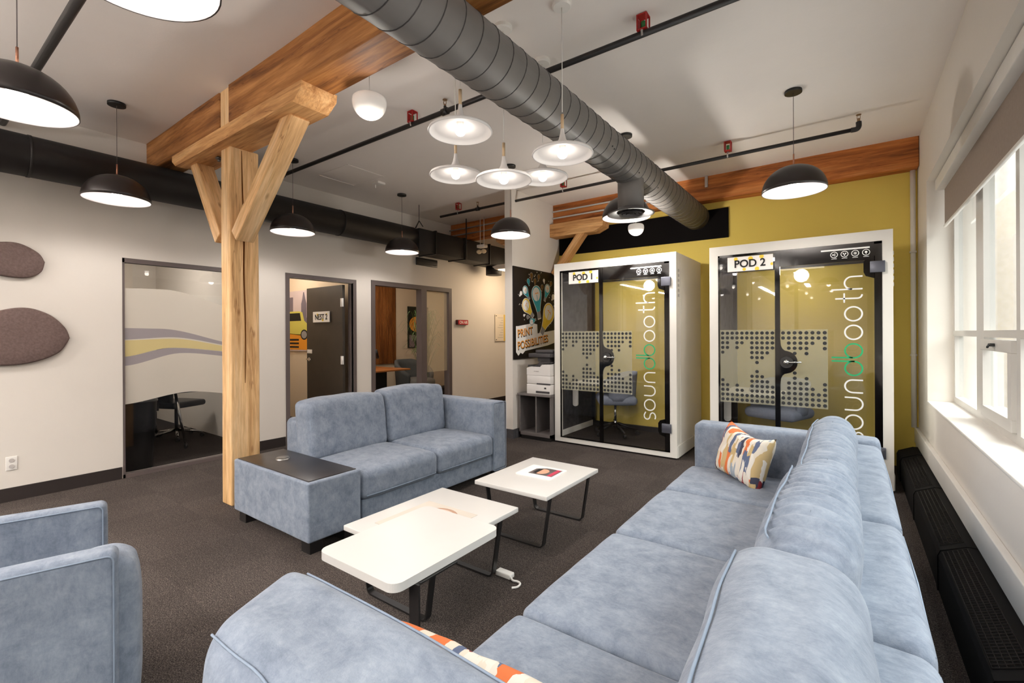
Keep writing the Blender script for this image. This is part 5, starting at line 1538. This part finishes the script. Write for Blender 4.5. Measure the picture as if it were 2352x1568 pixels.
# ------------------------------------------------------------------ rooms behind the left wall
t = thing('waste_bin', 'tall black tapered waste bin behind the meeting room glass', 'bin', (-6.06, 1.655, 0))
MB().lathe([(0, 0.0), (0.115, 0.0), (0.155, 0.70), (0.163, 0.705), (0.163, 0.72), (0.150, 0.72), (0.112, 0.02), (0, 0.02)], 36, (-6.06, 1.655, 0)).build('bin_body', plain('black bin plastic', C(34, 34, 36), 0.35, 0, 0.5, 0.05), t)
MB().prism([(-6.16, 0.7), (-6.02, 0.7), (-6.0, 0.745), (-6.10, 0.735), (-6.15, 0.75)], 0.05, (0, 1.68, 0), (1, 0, 0), (0, 0, 1)).build('rubbish', PWHITE, t)
t = thing('meeting_table', 'black topped meeting table on chrome legs with castors, behind the frosted glass', 'table', (-7.1, 2.0, 0))
MB().box(-7.9, -6.55, 0.9, 2.45, 0.70, 0.735, 0.01).build('tabletop', DARK_TOP, t)
for (x, y) in ((-6.64, 2.28), (-6.96, 1.95), (-7.7, 1.1), (-7.7, 2.3)):
    l_ = MB().cyl((x - 0.02, y - 0.1, 0.70), (x, y, 0.07), 0.016, n=10).build('leg', CHROME, t)
    MB().cyl((x, y - 0.012, 0.035), (x, y + 0.012, 0.035), 0.033, n=14).build('castor', BLACK, l_)
MB().box(-7.3, -7.28, 1.0, 2.2, 0.42, 0.69).build('modesty_panel', BLACK, t)
def task_chair(label, loc, rz):
    t = thing('task_chair', label, 'chair', loc, rz, 'black chairs in the meeting room')
    for k in range(5):
        a = 2 * pi * k / 5
        MB().tube([(0, 0, 0.12), (0.30 * cos(a), 0.30 * sin(a), 0.075)], [0.02, 0.013], 8).build('base_arm', CHROME, t, local=True)
        MB().cyl((0.3 * cos(a), 0.3 * sin(a) - 0.012, 0.03), (0.3 * cos(a), 0.3 * sin(a) + 0.012, 0.03), 0.03, n=12).build('castor', BLACK, t, local=True)
    MB().cyl((0, 0, 0.1), (0, 0, 0.44), 0.022, n=12).build('gas_lift', BLACK, t, local=True)
    mb = MB(); cushion(mb, -0.25, 0.25, -0.24, 0.24, 0.44, 0.51, 0.03, (0, 0, 0.01), 0, n=5); mb.build('seat', BLACK, t, local=True)
    mb = MB(); cushion(mb, -0.24, 0.24, 0.22, 0.27, 0.52, 0.98, 0.02, (0, 0.01, 0), 0, n=5); mb.build('backrest', BLACK, t, local=True)
    return t
tc = task_chair('black task chair with a chrome star base, at the near corner of the meeting table', (-7.42, 2.44, 0), R(200))
copy_tree(tc, 'black task chair at the far side of the meeting table', (-8.3, 1.9, 0), R(80))
t = thing('wall_picture', 'picture of a yellow vintage car before grey towers, seen through the nest doorway', 'picture', (-7.5, 4.22, 1.6))
QX = 4.22 - 0.03
y0_, y1_ = -7.98, -7.08
z0_, z1_ = 1.13, 2.13
bd = MB().box(y0_, y1_, QX, 4.22, z0_, z1_).build('canvas', plain('misty pink print', C(206, 188, 186), 0.6, 0, 0.3, 0.05), t)
q = MB(); O_, U_, V_ = (0, QX, 0), (1, 0, 0), (0, 0, 1)
def rect(a0, a1, b0, b1): return [(y0_ + a0 * (y1_ - y0_), z0_ + b0 * (z1_ - z0_)), (y0_ + a1 * (y1_ - y0_), z0_ + b0 * (z1_ - z0_)), (y0_ + a1 * (y1_ - y0_), z0_ + b1 * (z1_ - z0_)), (y0_ + a0 * (y1_ - y0_), z0_ + b1 * (z1_ - z0_))]
def rel(pts): return [(y0_ + a * (y1_ - y0_), z0_ + b * (z1_ - z0_)) for a, b in pts]
q.slot = 0
q.prism(rel([(0.70, 0.3), (0.88, 0.3), (0.88, 0.78), (0.84, 0.86), (0.80, 0.97), (0.77, 0.97), (0.74, 0.86), (0.70, 0.78)]), 0.001, O_, U_, V_)
q.prism(rect(0.88, 1.0, 0.0, 0.55), 0.001, O_, U_, V_); q.prism(rect(0.30, 0.42, 0.3, 0.9), 0.001, O_, U_, V_)
q.slot = 1; q.prism(rel([(0.05, 0.30), (0.95, 0.24), (0.92, 0.44), (0.80, 0.50), (0.74, 0.64), (0.62, 0.66), (0.2, 0.66), (0.08, 0.5)]), 0.002, O_, U_, V_)
q.slot = 2; q.prism(rel([(0.05, 0.02), (0.90, 0.02), (0.96, 0.26), (0.05, 0.30)]), 0.002, O_, U_, V_)
q.slot = 3; q.prism(rel([(0.2, 0.50), (0.70, 0.50), (0.66, 0.63), (0.25, 0.63)]), 0.003, O_, U_, V_)
for k in range(3): q.prism(rect(0.3, 0.62, 0.05 + 0.06 * k, 0.08 + 0.06 * k), 0.003, O_, U_, V_)
q.prism(rel(circ(0.80, 0.27, 0.12, 20, 0.085)), 0.003, O_, U_, V_)
q.slot = 4; q.prism(rel(circ(0.80, 0.27, 0.09, 20, 0.062)), 0.004, O_, U_, V_)
q.build('car_artwork', [plain('tower print', C(116, 106, 116), 0.6, 0, 0.3, 0.1), plain('car yellow', C(206, 196, 92), 0.5, 0, 0.3, 0), plain('car orange', C(228, 150, 40), 0.5, 0, 0.3, 0), INK, PGREY], t)

# studio room
t = thing('slat_panel', 'vertical oak slat wall panel in the studio room', 'wall panel', (-8.25, 6.3, 0))
MB().box(-8.245, -8.235, 5.4, 6.92, 0.75, 2.62).build('backing', INK, t)
n_sl = 40
for k in range(n_sl):
    a = 5.42 + (6.92 - 5.42) * k / n_sl
    MB().box(-8.235, -8.215, a, a + 0.023, 0.75, 2.62).build('slat', SLAT, t)
t = thing('wall_picture', 'dark picture with an orange clock face in the studio room', 'picture', (-8.25, 7.5, 1.5))
MB().box(-8.25, -8.22, 7.27, 7.9, 1.08, 2.04).build('canvas', plain('dark foliage print', C(38, 42, 30), 0.5, 0, 0.4, 0.5, 9), t)
ck = MB(); ck.prism(circ(7.52, 1.62, 0.25, 32, 0.21), 0.001, (-8.219, 0, 0), (0, 1, 0), (0, 0, 1)); ck.slot = 1; ck.prism(circ(7.52, 1.63, 0.22, 32, 0.18), 0.002, (-8.219, 0, 0), (0, 1, 0), (0, 0, 1))
ck.slot = 2; ck.ribbon([(7.50, 1.62), (7.50, 1.74)], 0.02, 0.003, (-8.219, 0, 0), (0, 1, 0), (0, 0, 1)); ck.ribbon([(7.50, 1.62), (7.6, 1.66)], 0.02, 0.003, (-8.219, 0, 0), (0, 1, 0), (0, 0, 1))
ck.slot = 3; ck.prism([(7.3, 1.10), (7.85, 1.10), (7.85, 1.38), (7.3, 1.38)], 0.0008, (-8.219, 0, 0), (0, 1, 0), (0, 0, 1))
ck.slot = 0; ck.prism([(7.45, 1.10), (7.60, 1.10), (7.55, 1.25), (7.52, 1.40), (7.49, 1.25)], 0.0015, (-8.219, 0, 0), (0, 1, 0), (0, 0, 1))
ck.build('clock_artwork', [INK, PORANGE, plain('rust print', C(190, 90, 20), 0.5, 0, 0.3, 0), plain('mauve print', C(150, 130, 134), 0.5, 0, 0.3, 0)], t)
t = thing('desk', 'oak topped desk on a dark base in the studio room', 'desk', (-7.0, 5.75, 0))
MB().box(-7.8, -6.75, 4.9, 6.02, 0.72, 0.75, 0.006).build('desktop', wood('oak desk', C(120, 70, 34), C(176, 110, 58), C(200, 136, 78), 'Y', 1, 0.4, False), t)
MB().box(-7.5, -7.1, 5.2, 5.75, 0, 0.72, 0.01).build('pedestal', BLACK, t)
t = thing('microphone', 'black desk microphone on a boom arm in the studio room', 'microphone', (-7.3, 5.60, 0.75))
MB().tube(smooth_path([(-7.3, 5.42, 0.75), (-7.3, 5.42, 1.05), (-7.28, 5.50, 1.14), (-7.25, 5.60, 1.10)], 6), 0.009, 8).cyl((-7.3, 5.42, 0.75), (-7.3, 5.42, 0.765), 0.06, n=20).build('boom_arm', BLACK, t)
MB().cyl((-7.25, 5.64, 0.97), (-7.25, 5.60, 1.11), 0.033, n=16).sphere((-7.25, 5.642, 0.965), 0.034, 14, 8).build('mic_body', BLACK, t)
t = thing('tub_chair', 'grey upholstered tub armchair in the studio room', 'chair', (-7.45, 6.75, 0))
rows = []
for i in range(7):
    row = []
    for j in range(25):
        a = R(-125 + 250 * j / 24)
        top_z = 0.86 - 0.30 * (max(0, abs(a) - 0.5) / 1.7) ** 1.5
        z = 0.18 + (top_z - 0.18) * i / 6
        r_ = 0.36 + 0.04 * i / 6
        row.append((-7.45 - r_ * cos(a), 6.75 + r_ * sin(a) * 1.05, z))
    rows.append(row)
rin = [[(-7.45 + (x + 7.45) * 0.82, 6.75 + (y - 6.75) * 0.82, z) for x, y, z in r_] for r_ in rows]
mb = MB(); mb.grid(rows); mb.grid(rin); mb.grid([rows[-1], rin[-1]]); mb.grid([rows[0], rin[0]])
mb.grid([[r_[0] for r_ in rows], [r_[0] for r_ in rin]]); mb.grid([[r_[-1] for r_ in rows], [r_[-1] for r_ in rin]])
bmesh.ops.remove_doubles(mb.bm, verts=mb.bm.verts, dist=0.0005)
mb.build('backrest', GREYFAB, t)
mb = MB(); cushion(mb, -7.72, -7.10, 6.46, 7.04, 0.26, 0.46, 0.06, (0.01, 0.01, 0.02), 0.002, n=6); mb.build('seat', plain('light grey seat fabric', C(120, 118, 114), 0.9, 0, 0.2, 0.05), t)
for (x, y) in ((-7.65, 6.52), (-7.65, 6.98), (-7.22, 6.52), (-7.22, 6.98)): MB().cyl((x, y, 0), (x, y, 0.28), 0.015, n=10).build('leg', BLACK, t)
t = thing('potted_grass', 'tall feathery grass in a pot beside the sidelight of the studio room', 'plant', (-6.62, 6.22, 0))
MB().lathe([(0, 0), (0.12, 0), (0.15, 0.30), (0.135, 0.30), (0.12, 0.05), (0, 0.05)], 28, (-6.62, 6.22, 0)).build('pot', BLACK, t)
rg = random.Random(5)
lf = MB()
for k in range(150):
    a = rg.uniform(0, 2 * pi); h = rg.uniform(0.9, 1.75); sp = rg.uniform(0.1, 0.5)
    pts = [Vector((-6.62 + 0.05 * cos(a), 6.22 + 0.05 * sin(a), 0.28)), Vector((-6.62 + sp * 0.3 * cos(a), 6.22 + sp * 0.3 * sin(a), 0.28 + h * 0.55)), Vector((-6.62 + sp * 0.75 * cos(a), 6.22 + sp * 0.75 * sin(a), 0.28 + h * 0.9)), Vector((-6.62 + sp * 1.1 * cos(a), 6.22 + sp * 1.1 * sin(a), 0.28 + h * 0.82))]
    P = smooth_path(pts, 4)
    w0 = 0.011
    side = Vector((-sin(a), cos(a), 0))
    lf.grid([[p - side * w0 * (1 - i / len(P) * .8), p + side * w0 * (1 - i / len(P) * .8)] for i, p in enumerate(P)])
g_ = lf.build('blades', LEAFG, t); g_['kind'] = 'stuff'
